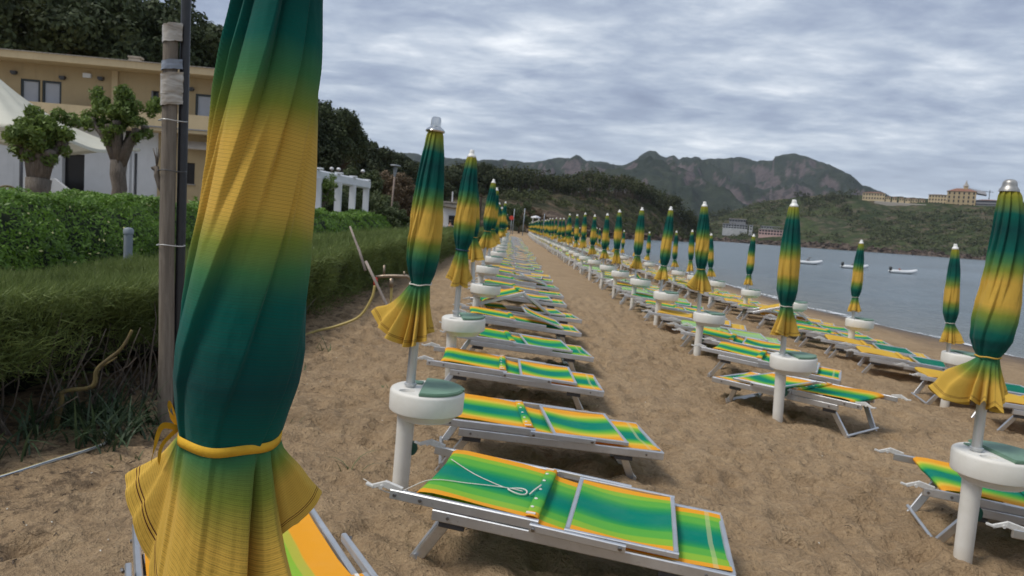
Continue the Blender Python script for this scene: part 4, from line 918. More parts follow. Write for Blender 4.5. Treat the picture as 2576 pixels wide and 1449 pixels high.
tap = thing('garden_tap', 'brass garden tap with red coupling held on the leaning stick by the hedge', 'tap', (-1.57, 9.4, .92))
ob('body', MB().tube([(-.1, 0, -.02), (0, 0, 0), (.12, 0, .01), (.3, -.02, .02), (.38, -.02, -.03)], .022, 10).tube([(.0, 0, 0), (.0, 0, .14)], .014, 8).tube([(.26, -.02, .02), (.26, -.02, .08)], .012, 8).mesh('body', M['brass'], True), tap)
for x in (-.1, .1): ob('coupling', MB().tube([(x, 0, -.14), (x, 0, -.02)], .026, 12).mesh('coupling', M['red' if x < 0 else 'brass'], True), tap)
tag(ob('wooden_stick', MB().tube([(-1.80, 9.35, 1.10), (-1.66, 9.33, .85), (-1.5, 9.3, .57), (-1.16, 9.25, -.03)], [.018, .019, .02, .021], 10, True, .08).mesh('wooden_stick', M['stickw'], True)), 'pale bare stick leaning beside the tap, lower of two', 'stick')
tag(ob('wooden_stick', MB().tube([(-2.29, 10.6, 1.50), (-2.21, 10.55, 1.34), (-2.12, 10.5, 1.17), (-2.0, 10.4, .9)], [.012, .016, .018, .02], 10, True, .08).mesh('wooden_stick', M['stickw'], True)), 'pale bare stick poking up out of the feathery hedge', 'stick')
cd = thing('cord', 'thin white cord with a knotted loop on the nearest lounger', 'cord')
la = D_(-11); LH = (.37-.82*math.cos(la), 3.73-.82*math.sin(la), float(G(.37, 3.73))+math.sin(R(1.7))*.82)
def LL(x, y, z):
    q = Matrix.Rotation(la, 3, 'Z') @ (Matrix.Rotation(R(1.7), 3, 'Y') @ Vector((x, y*WY, .335-.045*x+z))); return Vector(LH)+q
ob('string', MB().tube(spline([LL(-.15, -.29, .05), LL(0, -.27, .0), LL(.14, -.15, .045), LL(.32, -.08, .036), LL(.50, -.03, .030), LL(.60, -.03, .03)], 8), .0026, 6).tube(spline([LL(.15, .14, .045), LL(.30, .05, .035), LL(.42, 0, .03), LL(.50, -.03, .03)], 8), .0026, 6).tube(spline([LL(.64, -.05, .03), LL(.66, -.03, .05), LL(.685, .02, .06)], 6), .004, 6).mesh('string', M['cordw'], True), cd)
ob('loop', MB().tube([LL(.575+.05*math.cos(a), -.045+.03*math.sin(a), .034+.004*math.sin(2*a)) for a in np.linspace(0, 6.3, 24)], .004, 6, False).mesh('loop', M['cordw'], True), cd)
# tail of the ribbon on the foreground parasol
hero = [o for o in col.objects if o.name == 'parasol'][0]
b = MB()
def ribbon(pts, w):
    P = [Vector(p) for p in spline(pts, 6)]; n = len(P); g = np.zeros((n, 2, 3))
    for i, p in enumerate(P):
        s = math.sin(i*.5)*.35; g[i, 0] = p+Vector((.3*s*w, -w*.5*.5, w*.5)); g[i, 1] = p-Vector((.3*s*w, -w*.5*.5, w*.5))
    b.sheet(g, np.zeros((n, 2, 2)))
ribbon([(-.080, -.012, 1.287), (-.098, -.03, 1.318), (-.096, -.032, 1.335), (-.088, -.02, 1.300)], .014); ribbon([(-.086, -.02, 1.29), (-.104, -.03, 1.262), (-.108, -.03, 1.23)], .013); ribbon([(-.083, -.015, 1.288), (-.1, -.045, 1.30), (-.108, -.05, 1.268), (-.113, -.045, 1.235)], .013)
ob('tie_tail', b.mesh('tie_tail', M['strap'], True), hero)

# ------------------------------------------------------------------ hotel, tent, garden
def wall_openings(x0, x1, z0, z1, y0, y1, ops):
    b = MB(); X = sorted({x0, x1, *[q for o in ops for q in o[:2]]}); Z = sorted({z0, z1, *[q for o in ops for q in o[2:]]})
    for i in range(len(X)-1):
        for j in range(len(Z)-1):
            xm, zm = (X[i]+X[i+1])/2, (Z[j]+Z[j+1])/2
            if not any(o[0] < xm < o[1] and o[2] < zm < o[3] for o in ops):
                b.box((xm, (y0+y1)/2, zm), (X[i+1]-X[i], y1-y0, Z[j+1]-Z[j]))
    return b
hot = thing('hotel_building', 'ochre two-storey hotel with flat roof, long balcony and white ground floor', 'building', (-16.61, 30, 0), (0, 0, R(7)))
WIN = [(-2.99, -2.27, 4.5, 6.08), (-2.20, -1.49, 4.5, 6.08), (3.58, 4.28, 4.5, 6.08), (-6.4, -5.7, 4.5, 6.08)]; NAR = [(-.23, .06, 5.0, 6.05), (1.88, 2.17, 5.0, 6.05)]
ob('wall', wall_openings(-11, 7, 4.4, 6.69, 0, .3, WIN+NAR).box((-2, 3.2, 5.5), (17.9, 5.6, 2.3)).mesh('wall', M['ochre']), hot)
for i, (a, b_, c, d) in enumerate(WIN):
    f = MB(); w = .075
    f.box((a+w/2, .08, (c+d)/2), (w, .12, d-c)).box((b_-w/2, .08, (c+d)/2), (w, .12, d-c)).box(((a+b_)/2, .08, d-w/2), (b_-a-2*w, .12, w)).box(((a+b_)/2, .08, c+w/2), (b_-a-2*w, .12, w))
    fo = ob('window', f.mesh('window', M['frame']), hot); ob('blind', MB().box(((a+b_)/2, .10, (c+d)/2), (b_-a-2*w, .03, d-c-2*w)).mesh('blind', M['blind']), fo)
for (a, b_, c, d) in NAR:
    fo = ob('window', MB().box(((a+b_)/2+.02, .2, (c+d)/2), (b_-a-.05, .05, d-c)).mesh('window', M['dark']), hot); ob('shutter', MB().box((a+.03, .1, (c+d)/2), (.05, .2, d-c-.02)).mesh('shutter', M['greyc']), fo)
rf = ob('roof', MB().box((-2, 2.6, 6.82), (18.6, 7.2, .26)).mesh('roof', M['ochre2']), hot)
b = MB(); [b.box((-11.2+i*.2, -.98, 6.965), (.17, .16, .03)) for i in range(92)]; ob('tile_edge', b.mesh('tile_edge', M['stone']), rf)
ch = MB(); [ch.box((.83, 1.2, 7.02+i*.115), (.5-.05*(i % 2), .4, .075)) for i in range(5)]; ch.box((.83, 1.2, 7.2), (.36, .3, .5)); ob('chimney', ch.mesh('chimney', M['stone']), rf)
bal = ob('balcony', MB().box((-2, -.87, 4.845), (18, .12, .55)).box((-2, -.46, 4.48), (18, .93, .16)).mesh('balcony', M['ochre2']), hot)
ob('balcony_edge', MB().box((-2, -.95, 4.545), (18, .05, .045)).mesh('balcony_edge', M['greyc']), bal)
ob('pilaster', MB().box((.53, -.06, 5.55), (.22, .12, 2.26)).mesh('pilaster', M['ochre2']), hot)
for x, z in ((-3.2, 6.28), (-1.42, 6.24), (.0, 6.34), (3.42, 6.24)):
    ob('wall_lamp', MB().box((x, -.09, z), (.2, .18, .10)).box((x, -.1, z-.07), (.14, .12, .04)).mesh('wall_lamp', M['blackp']), hot)
ob('white_box', MB().box((-.52, -.05, 6.4), (.3, .12, .17)).mesh('white_box', M['whitep']), hot)
gf = ob('ground_floor', wall_openings(-11, 2.2, 0, 4.4, .05, .35, [(-1.44, -.6, .6, 3.3)]).mesh('ground_floor', M['whitew']), hot)
ob('doorway', MB().box((-1.02, .33, 1.95), (.84, .04, 2.7)).mesh('doorway', M['dark']), hot)
ob('side_wall', wall_openings(2.2, 7, 0, 4.4, .0, .3, [(3.23, 3.64, 2.44, 3.3)]).mesh('side_wall', M['ochre']), hot)
lw = ob('window', MB().box((3.435, .24, 2.87), (.41, .05, .86)).mesh('window', M['dark']), hot); ob('sill', MB().box((3.435, -.04, 2.42), (.5, .1, .04)).mesh('sill', M['stone']), lw)
b = MB(); b.tube([(3.2, -.25, 4.02), (4.6, -.25, 4.02)], .13, 10); b.bar((3.9, -.3, 4.1), (3.9, -.75, 3.82), 1.35, .05); ob('awning', b.mesh('awning', M['awn']), hot)
ob('ramp_wall', MB().add([(x, y, z) for y in (-1.3, -1.1) for x, z in ((-2.2, 0), (-2.2, 2.26), (-1.13, 2.26), (-.18, 1.55), (-.18, 0))], [(0, 1, 2, 3, 4), (9, 8, 7, 6, 5), (0, 5, 6, 1), (1, 6, 7, 2), (2, 7, 8, 3), (3, 8, 9, 4)]).mesh('ramp_wall', M['whitew']), hot)
ob('downpipe', MB().tube([(1.1, -.03, 0), (1.1, -.03, 4.35)], .045, 10).tube([(1.26, -.02, 0), (1.26, -.02, 4.35)], .03, 8).mesh('downpipe', M['whitep'], True), hot)
pt = thing('potted_plant', 'green potted plant at the narrow balcony window', 'plant', (-16.6+.0, 29.45, 5.08))
ob('pot', MB().lathe([(.10, -.5), (.14, .1)], 14).mesh('pot', M['pot'], True), pt); V, F = tufts([(0, 0, .28), (.1, 0, .2), (-.08, 0, .4)], [.14, .12, .1], 40, .1, .04); ob('foliage', np_mesh('foliage', V, F, M['pollard']), pt)
tag(ob('terrace', MB().box((-20, 24.5, .35), (26, 15, .9)).mesh('terrace', M['stone'])), kind='structure')
# cream tent
tt = thing('tent_canopy', 'cream peaked tent canopy sweeping down in front of the hotel', 'tent', (-16.6, 23.6, 0))
nr, na = 26, 96; P = np.zeros((nr, na, 3))
for i in range(nr):
    s = i/(nr-1)
    for j in range(na):
        a = 2*math.pi*j/na; sq = 1/max(abs(math.cos(a)), abs(math.sin(a))); sq = sq**.8; rr_ = .10+3.35*s*(1+(sq-1)*s)
        edge = 3.32-.16*math.cos(4*a)*s; z = edge+(5.32-edge)*(1-s)**1.55+.03*math.cos(16*a)*s*(1-s)*3
        P[i, j] = (rr_*math.cos(a), rr_*math.sin(a), z)
P2 = P[-1].copy(); P2[:, 2] -= .10; P = np.concatenate([P, P2[None]])
ob('membrane', np_mesh('membrane', P.reshape(-1, 3), grid_faces(nr+1, na, True), M['tent'], None, True), tt)
for x, y in ((3.1, -3.1), (-3.1, -3.1), (3.1, 3.1), (-3.1, 3.1), (1.0, -3.2)): ob('pole', MB().tube([(x, y, .8), (x, y, 3.3)], .045, 10).mesh('pole', M['blackp'], True), tt)
for u, lb in ((18, 'round-backed cane chair at the left edge, its top showing over the glossy hedge'), (186, 'round-backed cane chair under the white ramp wall'), (226, 'round-backed cane chair at the low end of the ramp wall')):
    p = bearing(u, 500, 22); c = thing('garden_chair', lb, 'chair', (p[0], p[1], .8), (0, 0, .6), 'cane chairs on the hotel terrace')
    ob('seat', MB().lathe([(.02, .42), (.24, .42), (.25, .45), (.02, .46)], 20).mesh('seat', M['cane'], True), c); bk = MB(); bk.tube([(.27*math.cos(a), .2+.04*math.sin(a), .68+.30*math.sin(a)) for a in np.linspace(0, 2*math.pi, 25)], .03, 8, False)
    for q in np.linspace(-.2, .2, 6): bk.tube([(q, .2, .68-.29*math.sqrt(max(0, 1-(q/.27)**2))), (q, .22, .68+.29*math.sqrt(max(0, 1-(q/.27)**2)))], .018, 6)
    ob('backrest', bk.mesh('backrest', M['cane'], True), c)
    for a in range(4): ob('leg', MB().tube([(.17*math.cos(a*1.571+.78), .17*math.sin(a*1.571+.78), .43), (.21*math.cos(a*1.571+.78), .21*math.sin(a*1.571+.78), 0)], .018, 6).mesh('leg', M['cane'], True), c)
def pollard(label, u, D, zb, hf, rt, spread, top, nleaf, seed):
    p = bearing(u, 500, D); t = thing('pollarded_tree', label, 'tree', (p[0], p[1], zb)); b = MB()
    k = 7; b.tube([(.02*math.sin(i*2), .02*math.cos(i*3), hf*i/(k-1)-.1) for i in range(k)], [rt*(1.2-.35*min(1, i/3)+.10*max(0, (i-3)/3)) for i in range(k)], 14, True, .09); ce = []; cr = []
    for i in range(9):
        a = i*2.4+seed; o = spread*(.35+.65*((i*7 % 9)/9)); h = hf+(top-hf)*(.35+.3*((i*5 % 9)/9)); e = (o*math.cos(a), o*math.sin(a)*.8, h); m = (e[0]*.45, e[1]*.45, hf+(h-hf)*.45)
        b.tube([(0, 0, hf-.25), m, e], [rt*.72, rt*.42, rt*.34], 9, True, .14); b.lathe([(rt*.1, -rt*.4), (rt*.5, -.05), (rt*.52, .05), (rt*.1, rt*.4)], 8, e)
        for q in range(4):
            ce.append((e[0]+rng.normal()*.16, e[1]+rng.normal()*.16, e[2]+.10+abs(rng.normal())*(top-h)*.5)); cr.append(rng.uniform(.10, .21))
        ce.append((e[0]*1.1, e[1]*1.1, e[2]-.12)); cr.append(.14)
    ob('trunk', b.mesh('trunk', M['bark'], True), t); V, F = tufts(ce, cr, nleaf, .13, .045, .7); ob('crown', np_mesh('crown', V, F, M['pollard']), t)
pollard('squat pollarded tree with a thick pale trunk, left, in front of the cream tent', 97, 18, .7, 1.35, .24, .44, 2.45, 135, 1)
pollard('taller pollarded tree with forked knobby crown in front of the white wall', 298, 20, .7, 1.95, .19, .66, 3.30, 120, 4)
pollard('small pollarded tree in front of the white pergola', 806, 27, .2, 1.7, .10, .5, 2.6, 60, 2)
bo = thing('bollard_light', 'small grey bollard light standing between the two hedges', 'bollard', (-4.62, 9.0, 0))
ob('post', MB().lathe([(.05, 0), (.05, 1.26)], 16).mesh('post', M['lampg'], auto=40), bo); ob('cap', MB().lathe([(.058, 1.255), (.060, 1.30), (.045, 1.325), (.01, 1.33)], 16).mesh('cap', M['lampg'], auto=40), bo)
# white pergola
pg = thing('pergola', 'white timber pergola with square posts behind the glossy hedge', 'pergola'); pp = []
for u, D in ((735, 24.9), (797, 26.6), (848, 28.6), (884, 30.4), (918, 32.4)):
    p = bearing(u, 545, D); pp.append(p); ob('post', MB().box((p[0], p[1], 1.42), (.24, .24, 2.84), .1).mesh('post', M['whitep']), pg)
a, e = pp[0], pp[-1]; ob('beam', MB().bar((a[0], a[1], 2.93), (e[0]+.02, e[1]+.16, 2.97), .26, .36).mesh('beam', M['whitep']), pg)
for p in pp: ob('cap', MB().box((p[0], p[1], 3.16), (.29, .29, .06), .1).mesh('cap', M['whitep']), pg)
p = bearing(977, 590, 40); lp = thing('garden_lamp', 'thin brown lamp post with a flat pale disc top beyond the pergola', 'lamp post', (p[0], p[1], 0), (0, R(2.4), 0))
ob('pole', MB().tube([(0, 0, 0), (0, 0, 3.9)], .045, 10).mesh('pole', M['rust'], True), lp); ob('lamp_head', MB().lathe([(.05, 3.8), (.12, 4.25), (.10, 4.28)], 16).lathe([(.27, 4.34), (.29, 4.37), (.26, 4.41), (.05, 4.43)], 20).tube([(0, 0, 4.2), (0, 0, 4.36)], .05, 8).mesh('lamp_head', M['lampg'], auto=40), lp)
for u, v in ((1244, 633), (1270, 635), (1361, 642)):
    u, v = u*.6708, v*.6708; p = bearing(u, v, 52); g = thing('globe_lamp', 'small white globe lamp above the bushes behind the pergola', 'lamp', (p[0], p[1], 0), (0, 0, 0), 'white globe lamps behind the pergola')
    ob('pole', MB().tube([(0, 0, 0), (0, 0, p[2]-.1)], .03, 8).mesh('pole', M['rust'], True), g); ob('globe', MB().lathe([(.02, -.13), (.13, -.06), (.15, 0), (.11, .08), (.02, .12)], 14, (0, 0, p[2])).mesh('globe', M['whitep'], True), g)

# ------------------------------------------------------------------ trees
def tree(name, label, u, vtop, D, rx, rz, mat, ntuft, per, ln, rt, zb=0, group=None, bark='pbark', ry=None, hollow=.6, cat_='tree', bottom=-.35):
    p = bearing(u, vtop, D); top = p[2]; cz = top-rz
    t = thing(name, label, cat_, (p[0], p[1], zb), (0, 0, 0), group)
    V, F = crown(rx, ry or rx, rz, ntuft, rt, per, ln, ln*.55, bottom, hollow); V = V+np.array([0, 0, cz-zb])
    ob('crown', np_mesh('crown', V, F, M[mat]), t)
    b = MB(); h = max(.4, cz-zb); r0 = .035*rx+.06; b.tube([(0, 0, -.3), (.05*rx*.3, 0, h*.5), (0, 0, h)], [r0*1.3, r0, r0*.8], 10, True, .06)
    for k in range(6): branch(b, (0, 0, h*.75), (math.cos(k*1.05+u), math.sin(k*1.05+u), .55), rx*.8, r0*.5, 5, .15, r0*.15, 6)
    ob('trunk', b.mesh('trunk', M[bark], True), t); return t
G1 = 'dark pines rising behind the hotel'
tree('pine_tree', 'huge dark umbrella pine at the far left above the hotel roof', 40, -70, 46, 5.6, 3.9, 'pine', 190, 120, .30, .75, 0, G1)
tree('pine_tree', 'dark umbrella pine above the middle of the hotel roof, left of the chimney', 225, -40, 49, 4.6, 3.6, 'pine', 160, 120, .30, .72, 0, G1)
tree('pine_tree', 'dark rounded pine above the right end of the hotel roof, behind the wooden post', 415, -2, 50, 4.1, 3.9, 'pine', 150, 120, .30, .7, 0, G1)
tree('pine_tree', 'lower dark pine dome at the right end of the hotel, against the sky', 487, 60, 52, 2.3, 3.0, 'pine', 90, 120, .30, .6, 0, G1)
tree('pine_tree', 'low dark pine behind the hotel roof, far back on the left', 130, 60, 56, 6.5, 3.6, 'pineb', 150, 100, .34, .85, 0, G1)
tree('pine_tree', 'low dark pine behind the right half of the hotel roof', 360, 85, 58, 5.5, 3.4, 'pineb', 140, 100, .34, .85, 0, G1)
G2 = 'dark trees along the beach garden'
for (u, v, D, rx, rz, m, lb) in [(815, 247, 62, 2.9, 3.3, 'pine', 'tall dark tree right of the foreground parasol, highest of the garden trees'), (868, 292, 66, 1.7, 2.6, 'pine', 'dark rounded tree on the right shoulder of the tallest garden tree'), (770, 300, 60, 2.6, 3.2, 'pineb', 'dark tree half hidden behind the foreground parasol'),
                                 (930, 366, 96, 2.7, 2.8, 'pineb', 'dark round-topped tree, left of the chrome-capped parasol, behind the lamp post'), (985, 382, 104, 3.0, 2.9, 'pineb', 'dark round-topped tree right behind the disc lamp'), (1030, 408, 112, 2.6, 2.8, 'pineb', 'dark low tree touching the chrome-capped parasol'), (880, 372, 90, 2.6, 2.6, 'pineb', 'dark low tree behind the pergola end'),
                                 (1140, 424, 150, 4.5, 4.2, 'pineb', 'dark tree between the chrome-capped parasol and the one behind it'), (1215, 418, 170, 4.5, 4.5, 'pineb', 'dark tree behind the hedge-row parasols, near the far huts'), (1080, 430, 130, 4, 3.6, 'pineb', 'dark tree hidden mostly behind the chrome-capped parasol')]:
    tree('broad_tree', lb, u, v, D, rx, rz, m, 110, 110, .26 if D < 80 else .42, .6 if D < 80 else .8, 0, G2)
G3 = 'feathery tamarisk bushes behind the pergola'
for (u, v, D, rx, rz, m, lb) in [(820, 424, 45, 1.5, 1.9, 'tamg', 'green feathery bush behind the left part of the pergola'), (872, 428, 47, 1.4, 1.8, 'tamg', 'green feathery bush behind the right part of the pergola'), (925, 432, 48, 1.25, 1.8, 'tamg', 'olive feathery bush between the pergola and the disc lamp'),
                                 (968, 430, 50, 1.15, 1.8, 'tamr', 'russet feathery bush behind the disc lamp'), (1008, 440, 52, 1.0, 1.7, 'tamr', 'russet feathery bush right of the disc lamp'), (1040, 470, 56, .9, 1.4, 'tamg', 'dark green bush at the left edge of the chrome-capped parasol'), (900, 480, 40, 1.2, 1.3, 'tamg', 'dark low bush under the end of the pergola'), (850, 492, 38, 1.2, 1.2, 'tamg', 'dark low bush under the middle of the pergola'), (950, 490, 41, 1.2, 1.3, 'tamg', 'dark low bush at the foot of the disc lamp')]:
    tree('tamarisk_bush', lb, u, v, D, rx, rz, m, 90, 110, .14, .30, 0, G3, 'bark', None, .5, 'bush', -.9)
tree('clipped_bush', 'rounded grey-green clipped bush at the end of the glossy hedge', 985, 529, 33, .85, .6, 'tamg', 80, 100, .10, .2, .9, None, 'bark', None, .8, 'bush', -.9)
for (u, v, D, rx, rz, m, lb) in [(1310, 510, 150, 3.2, 2.6, 'tamg', 'olive bush at the far end of the beach behind the thin poles'), (1275, 520, 140, 2.2, 2.2, 'tamg', 'dark bush at the far end of the beach beside the red sign'), (1345, 525, 160, 3, 2.4, 'tamr', 'brownish bush at the far end of the beach, behind the white canopy')]:
    tree('tamarisk_bush', lb, u, v, D, rx, rz, m, 60, 70, .4, .6, .2, None, 'bark', None, .5, 'bush', -.9)
# hut, people, poles at the far end of the hedge
p = bearing(1139, 540, 60); hut = thing('beach_hut', 'small white beach hut with a pale sloping roof behind the chrome-capped parasol', 'hut', (p[0], p[1], 0))
ob('wall', MB().box((0, 1, 1.35), (1.6, 2, 2.7)).mesh('wall', M['whitew']), hut); ob('roof', MB().bar((0, -.4, 3.15), (0, 2.3, 3.15), 2.2, .12).bar((-.9, -.2, 2.95), (.9, -.2, 2.75), .3, .3).mesh('roof', M['stone']), hut); ob('mast', MB().tube([(-.1, -.2, 3.1), (-.1, -.2, 4.0)], .05, 8).mesh('mast', M['whitep']), hut); ob('opening', MB().box((.1, -.03, 1.1), (.8, .06, 2.0)).mesh('opening', M['dark']), hut)
def skin_mesh(name, J, E, mat, sub=1):
    me = bpy.data.meshes.new(name); me.from_pydata([j[:3] for j in J], E, []); o = bpy.data.objects.new(name, me); col.objects.link(o)
    m = o.modifiers.new('s', 'SKIN'); 
    for v, j in zip(me.skin_vertices[0].data, J): v.radius = (j[3], j[4] if len(j) > 4 else j[3])
    me.skin_vertices[0].data[0].use_root = True
    o.modifiers.new('u', 'SUBSURF').levels = sub
    dg = bpy.context.evaluated_depsgraph_get(); r = bpy.data.meshes.new_from_object(o.evaluated_get(dg)); bpy.data.objects.remove(o); r.name = name
    r.materials.clear(); r.materials.append(M[mat]); r.polygons.foreach_set('use_smooth', np.ones(len(r.polygons), bool)); return r
def person(label, loc, rz, top, bottom, stride=.12):
    t = thing('person', label, 'person', loc, (0, 0, rz))
    J = [(0, 0, .95, .12, .10), (0, 0, 1.15, .12, .09), (0, 0, 1.38, .15, .09), (0, 0, 1.50, .055), (0, .01, 1.60, .075), (0, .01, 1.70, .075), (-.19, 0, 1.40, .05), (-.24, .02, 1.14, .04), (-.22, .10, .92, .032), (-.22, .13, .83, .03), (.19, 0, 1.40, .05), (.24, -.02, 1.14, .04), (.23, .06, .92, .032), (.23, .09, .83, .03),
         (-.09, 0, .88, .085), (-.10, stride*.6, .48, .06), (-.10, stride, .08, .042), (-.10, stride+.12, .03, .035), (.09, 0, .88, .085), (.10, -stride*.4, .48, .06), (.10, -stride, .08, .042), (.10, -stride+.12, .03, .035)]
    E = [(0, 1), (1, 2), (2, 3), (3, 4), (4, 5), (2, 6), (6, 7), (7, 8), (8, 9), (2, 10), (10, 11), (11, 12), (12, 13), (0, 14), (14, 15), (15, 16), (16, 17), (0, 18), (18, 19), (19, 20), (20, 21)]
    ob('body', skin_mesh('body', J, E, 'skin'), t)
    g = lambda j, k: (*j[:3], *(q+k for q in j[3:]))
    ob('shirt', skin_mesh('shirt', [g(J[i], .018) for i in (0, 1, 2, 6, 7, 10, 11)], [(0, 1), (1, 2), (2, 3), (3, 4), (2, 5), (5, 6)], top), t)
    ob('trousers', skin_mesh('trousers', [g(J[i], .02) for i in (0, 14, 15, 16, 18, 19, 20)], [(0, 1), (1, 2), (2, 3), (0, 4), (4, 5), (5, 6)], bottom), t)
    ob('hair', MB().lathe([(.02, 1.80), (.07, 1.785), (.095, 1.73), (.098, 1.67), (.08, 1.64)], 14, (0, -.015, 0), False).mesh('hair', M['hair'], True), t)
p = bearing(1133, 560, 47); person('person in pale blue-grey clothes behind the hedge, left of the blue-corded parasol', (p[0], p[1], -.05), .4, 'pale', 'pale')
p = bearing(1151, 560, 45); person('person in dark navy clothes behind the hedge, beside the person in pale clothes', (p[0], p[1], .2), 2.6, 'navy', 'navy', .2)
for u, v0, v1, D, lb in ((1293, 525, 563, 120, 'thin grey pole at the far end of the beach, left one, beside the red sign'), (1319, 524, 566, 115, 'thin grey pole at the far end of the beach, taller middle one'), (1369, 537, 560, 140, 'thin grey pole at the far end of the beach, in front of the brown mound')):
    p = bearing(u, v0, D); tag(ob('pole', MB().tube([(p[0], p[1], 0), (p[0]+.1, p[1], p[2])], .07, 8).mesh('pole', M['lampg'], True)), lb, 'pole')
p = bearing(1287, 548, 120); sg = thing('red_sign', 'small red round sign on a post at the far end of the beach', 'sign', (p[0], p[1], 0)); ob('post', MB().tube([(0, 0, 0), (0, 0, p[2])], .06, 8).mesh('post', M['lampg'], True), sg); ob('disc', MB().tube([(0, -.12, p[2]), (0, -.02, p[2])], .36, 16).mesh('disc', M['red'], auto=40), sg)
p = bearing(1348, 545, 135); gz = thing('white_canopy', 'white flat canopy shelter at the far end of the beach', 'canopy', (p[0], p[1], 0)); ob('roof', MB().lathe([(.9, p[2]-.25), (.85, p[2]-.05), (.2, p[2]+.15)], 4).mesh('roof', M['whitep']), gz)
for s, q in ((-1, -1), (1, -1), (1, 1), (-1, 1)): ob('leg', MB().tube([(s*.5, q*.5, 0), (s*.5, q*.5, p[2]-.2)], .04, 6).mesh('leg', M['whitep']), gz)

# ------------------------------------------------------------------ far terrain: real ridges with depth
def hill(name, sil, dr, df, zf, rows, amp, nscale, mat, p=1.25, step=6, jag=0, seed=1, back=1.5, spur=0):
    us = np.arange(sil[0][0], sil[-1][0]+1, step); su, sv = zip(*sil)
    drf = (lambda u: np.interp(u, *zip(*dr))) if not np.isscalar(dr) else (lambda u: dr); dff = (lambda u: np.interp(u, *zip(*df))) if not np.isscalar(df) else (lambda u: df)
    V = np.zeros((rows+4, len(us), 3))
    for k, u in enumerate(us):
        v = np.interp(u, su, sv)+jag*float(fbm(u*.06, seed, 0, 4, seed, .6)); r = bearing(u, v, drf(u)); d = r[:2]/np.hypot(*r[:2]); Df, Dr = float(dff(u)), float(drf(u)); z0 = zf(u) if callable(zf) else zf
        for i in range(rows):
            s = i/(rows-1); D = Df+(Dr-Df)*s; q = d*D
            w = math.sin(math.pi*s)**.7 if 0 < s < 1 else 0
            n = float(fbm(q[0]*nscale, q[1]*nscale*.8, 0, 5, seed)); rg = abs(float(fbm(q[0]*nscale*.9+3, q[1]*nscale*.45, seed, 5, seed+9, .55)))
            V[i, k] = (q[0], q[1], min(z0+(r[2]-z0)*(s**p)+amp*w*n+spur*w*(.45-rg), 1.6+(r[2]-1.6)*(D/Dr)*(1 if s == 1 else .985)))
        for i in range(4):
            s = (i+1)/4; D = Dr+(Dr-Df)*back*s+5; V[rows+i, k] = (d[0]*D, d[1]*D, r[2]*(1-s)**1.3-3*s+amp*.4*float(fbm(d[0]*D*nscale, d[1]*D*nscale, 0, 3, seed))*(1-s))
    o = ob(name, np_mesh(name, V.reshape(-1, 3), grid_faces(rows+4, len(us)), M[mat], None, True)); tag(o, kind='structure'); return V
MT = [(300, 470), (620, 430), (820, 400), (950, 392), (1030, 385), (1060, 390), (1130, 397), (1200, 402), (1275, 402), (1340, 409), (1372, 403), (1415, 395), (1434, 399), (1450, 390), (1458, 392), (1475, 404), (1522, 406), (1550, 417), (1570, 413), (1587, 408), (1605, 397), (1618, 387), (1630, 380), (1640, 378), (1650, 382), (1660, 391), (1675, 397), (1685, 391), (1694, 389), (1708, 400), (1718, 394), (1728, 393), (1738, 396), (1749, 391), (1758, 394), (1766, 401), (1803, 398), (1830, 399), (1856, 395), (1900, 404), (1944, 404), (1950, 395), (1970, 389), (1994, 386), (2025, 392), (2060, 406), (2085, 413), (2120, 430), (2140, 441), (2172, 466), (2215, 480), (2300, 520), (2500, 570), (2900, 640)]
hill('mountains', MT, 3000, 1250, -4, 100, 40, .0030, 'mountain', 1.15, 3, 1.6, 5, .8, 150)
HD = [(700, 512), (900, 502), (1060, 496), (1100, 494), (1130, 490), (1180, 482), (1240, 485), (1300, 487), (1380, 489), (1440, 484), (1500, 479), (1560, 484), (1600, 490), (1650, 507), (1690, 527), (1712, 549), (1735, 570), (1752, 588), (1766, 600), (1775, 606)]
HV = hill('headland', HD, [(700, 190), (1060, 230), (1290, 275), (1500, 330), (1700, 395), (1775, 415)], [(700, 130), (1060, 160), (1290, 185), (1450, 215), (1540, 250), (1700, 345), (1775, 405)], lambda u: float(np.interp(u, [1440, 1560], [.3, -1.2])), 46, 3.0, .03, 'wood_hill', .75, 5, 1.5, 7, 1.2)
TH = [(1640, 565), (1760, 552), (1800, 546), (1850, 528), (1900, 512), (1950, 503), (2000, 497), (2060, 490), (2110, 488), (2160, 492), (2250, 494), (2330, 500), (2400, 503), (2500, 507), (2576, 510), (2800, 520), (3200, 560)]
TV = hill('town_hill', TH, 1010, [(1640, 900), (1800, 820), (2100, 790), (2576, 760), (3200, 740)], -1.2, 52, 6, .012, 'town_hill', .85, 6, 1, 12, 1.2)
MOUND = [(1325, 562), (1345, 545), (1365, 534), (1385, 530), (1405, 536), (1425, 552), (1440, 566)]
hill('bare_mound', MOUND, 178, 165, .2, 14, .5, .2, 'rock', .6, 4, 0, 3, .6)
# rocks along the two shores
def shore_rocks(name, label, V, jr, n, size, mat='rock'):
    Vs = []; o = MB(); us = V.shape[1]
    for _ in range(n):
        k = int(rng.integers(jr[0], jr[1])); p = V[0, k]+(V[2, k]-V[0, k])*rng.uniform(0, .9); s = size*rng.uniform(.4, 1.3); m = 7
        prof = [(s*.2, s*.55), (s*.6, s*.38), (s*.9, 0), (s, -s*.5)][::-1]; b0 = len(o.v); o.lathe(prof, m, (p[0], p[1], max(p[2], -.7)), True)
        o.v[b0:] = [(x+s*.3*rng.normal(), y+s*.3*rng.normal(), z+s*.14*rng.normal()) for x, y, z in o.v[b0:]]
    return tag(ob(name, o.mesh(name, M[mat])), label, 'rocks', kind='stuff')
shore_rocks('shore_rocks', 'brown rocks along the foot of the wooded headland', HV, (150, 214), 170, 2.2)
shore_rocks('shore_rocks', 'brown rocks along the waterline below the town hill', TV, (20, 250), 420, 4.2)
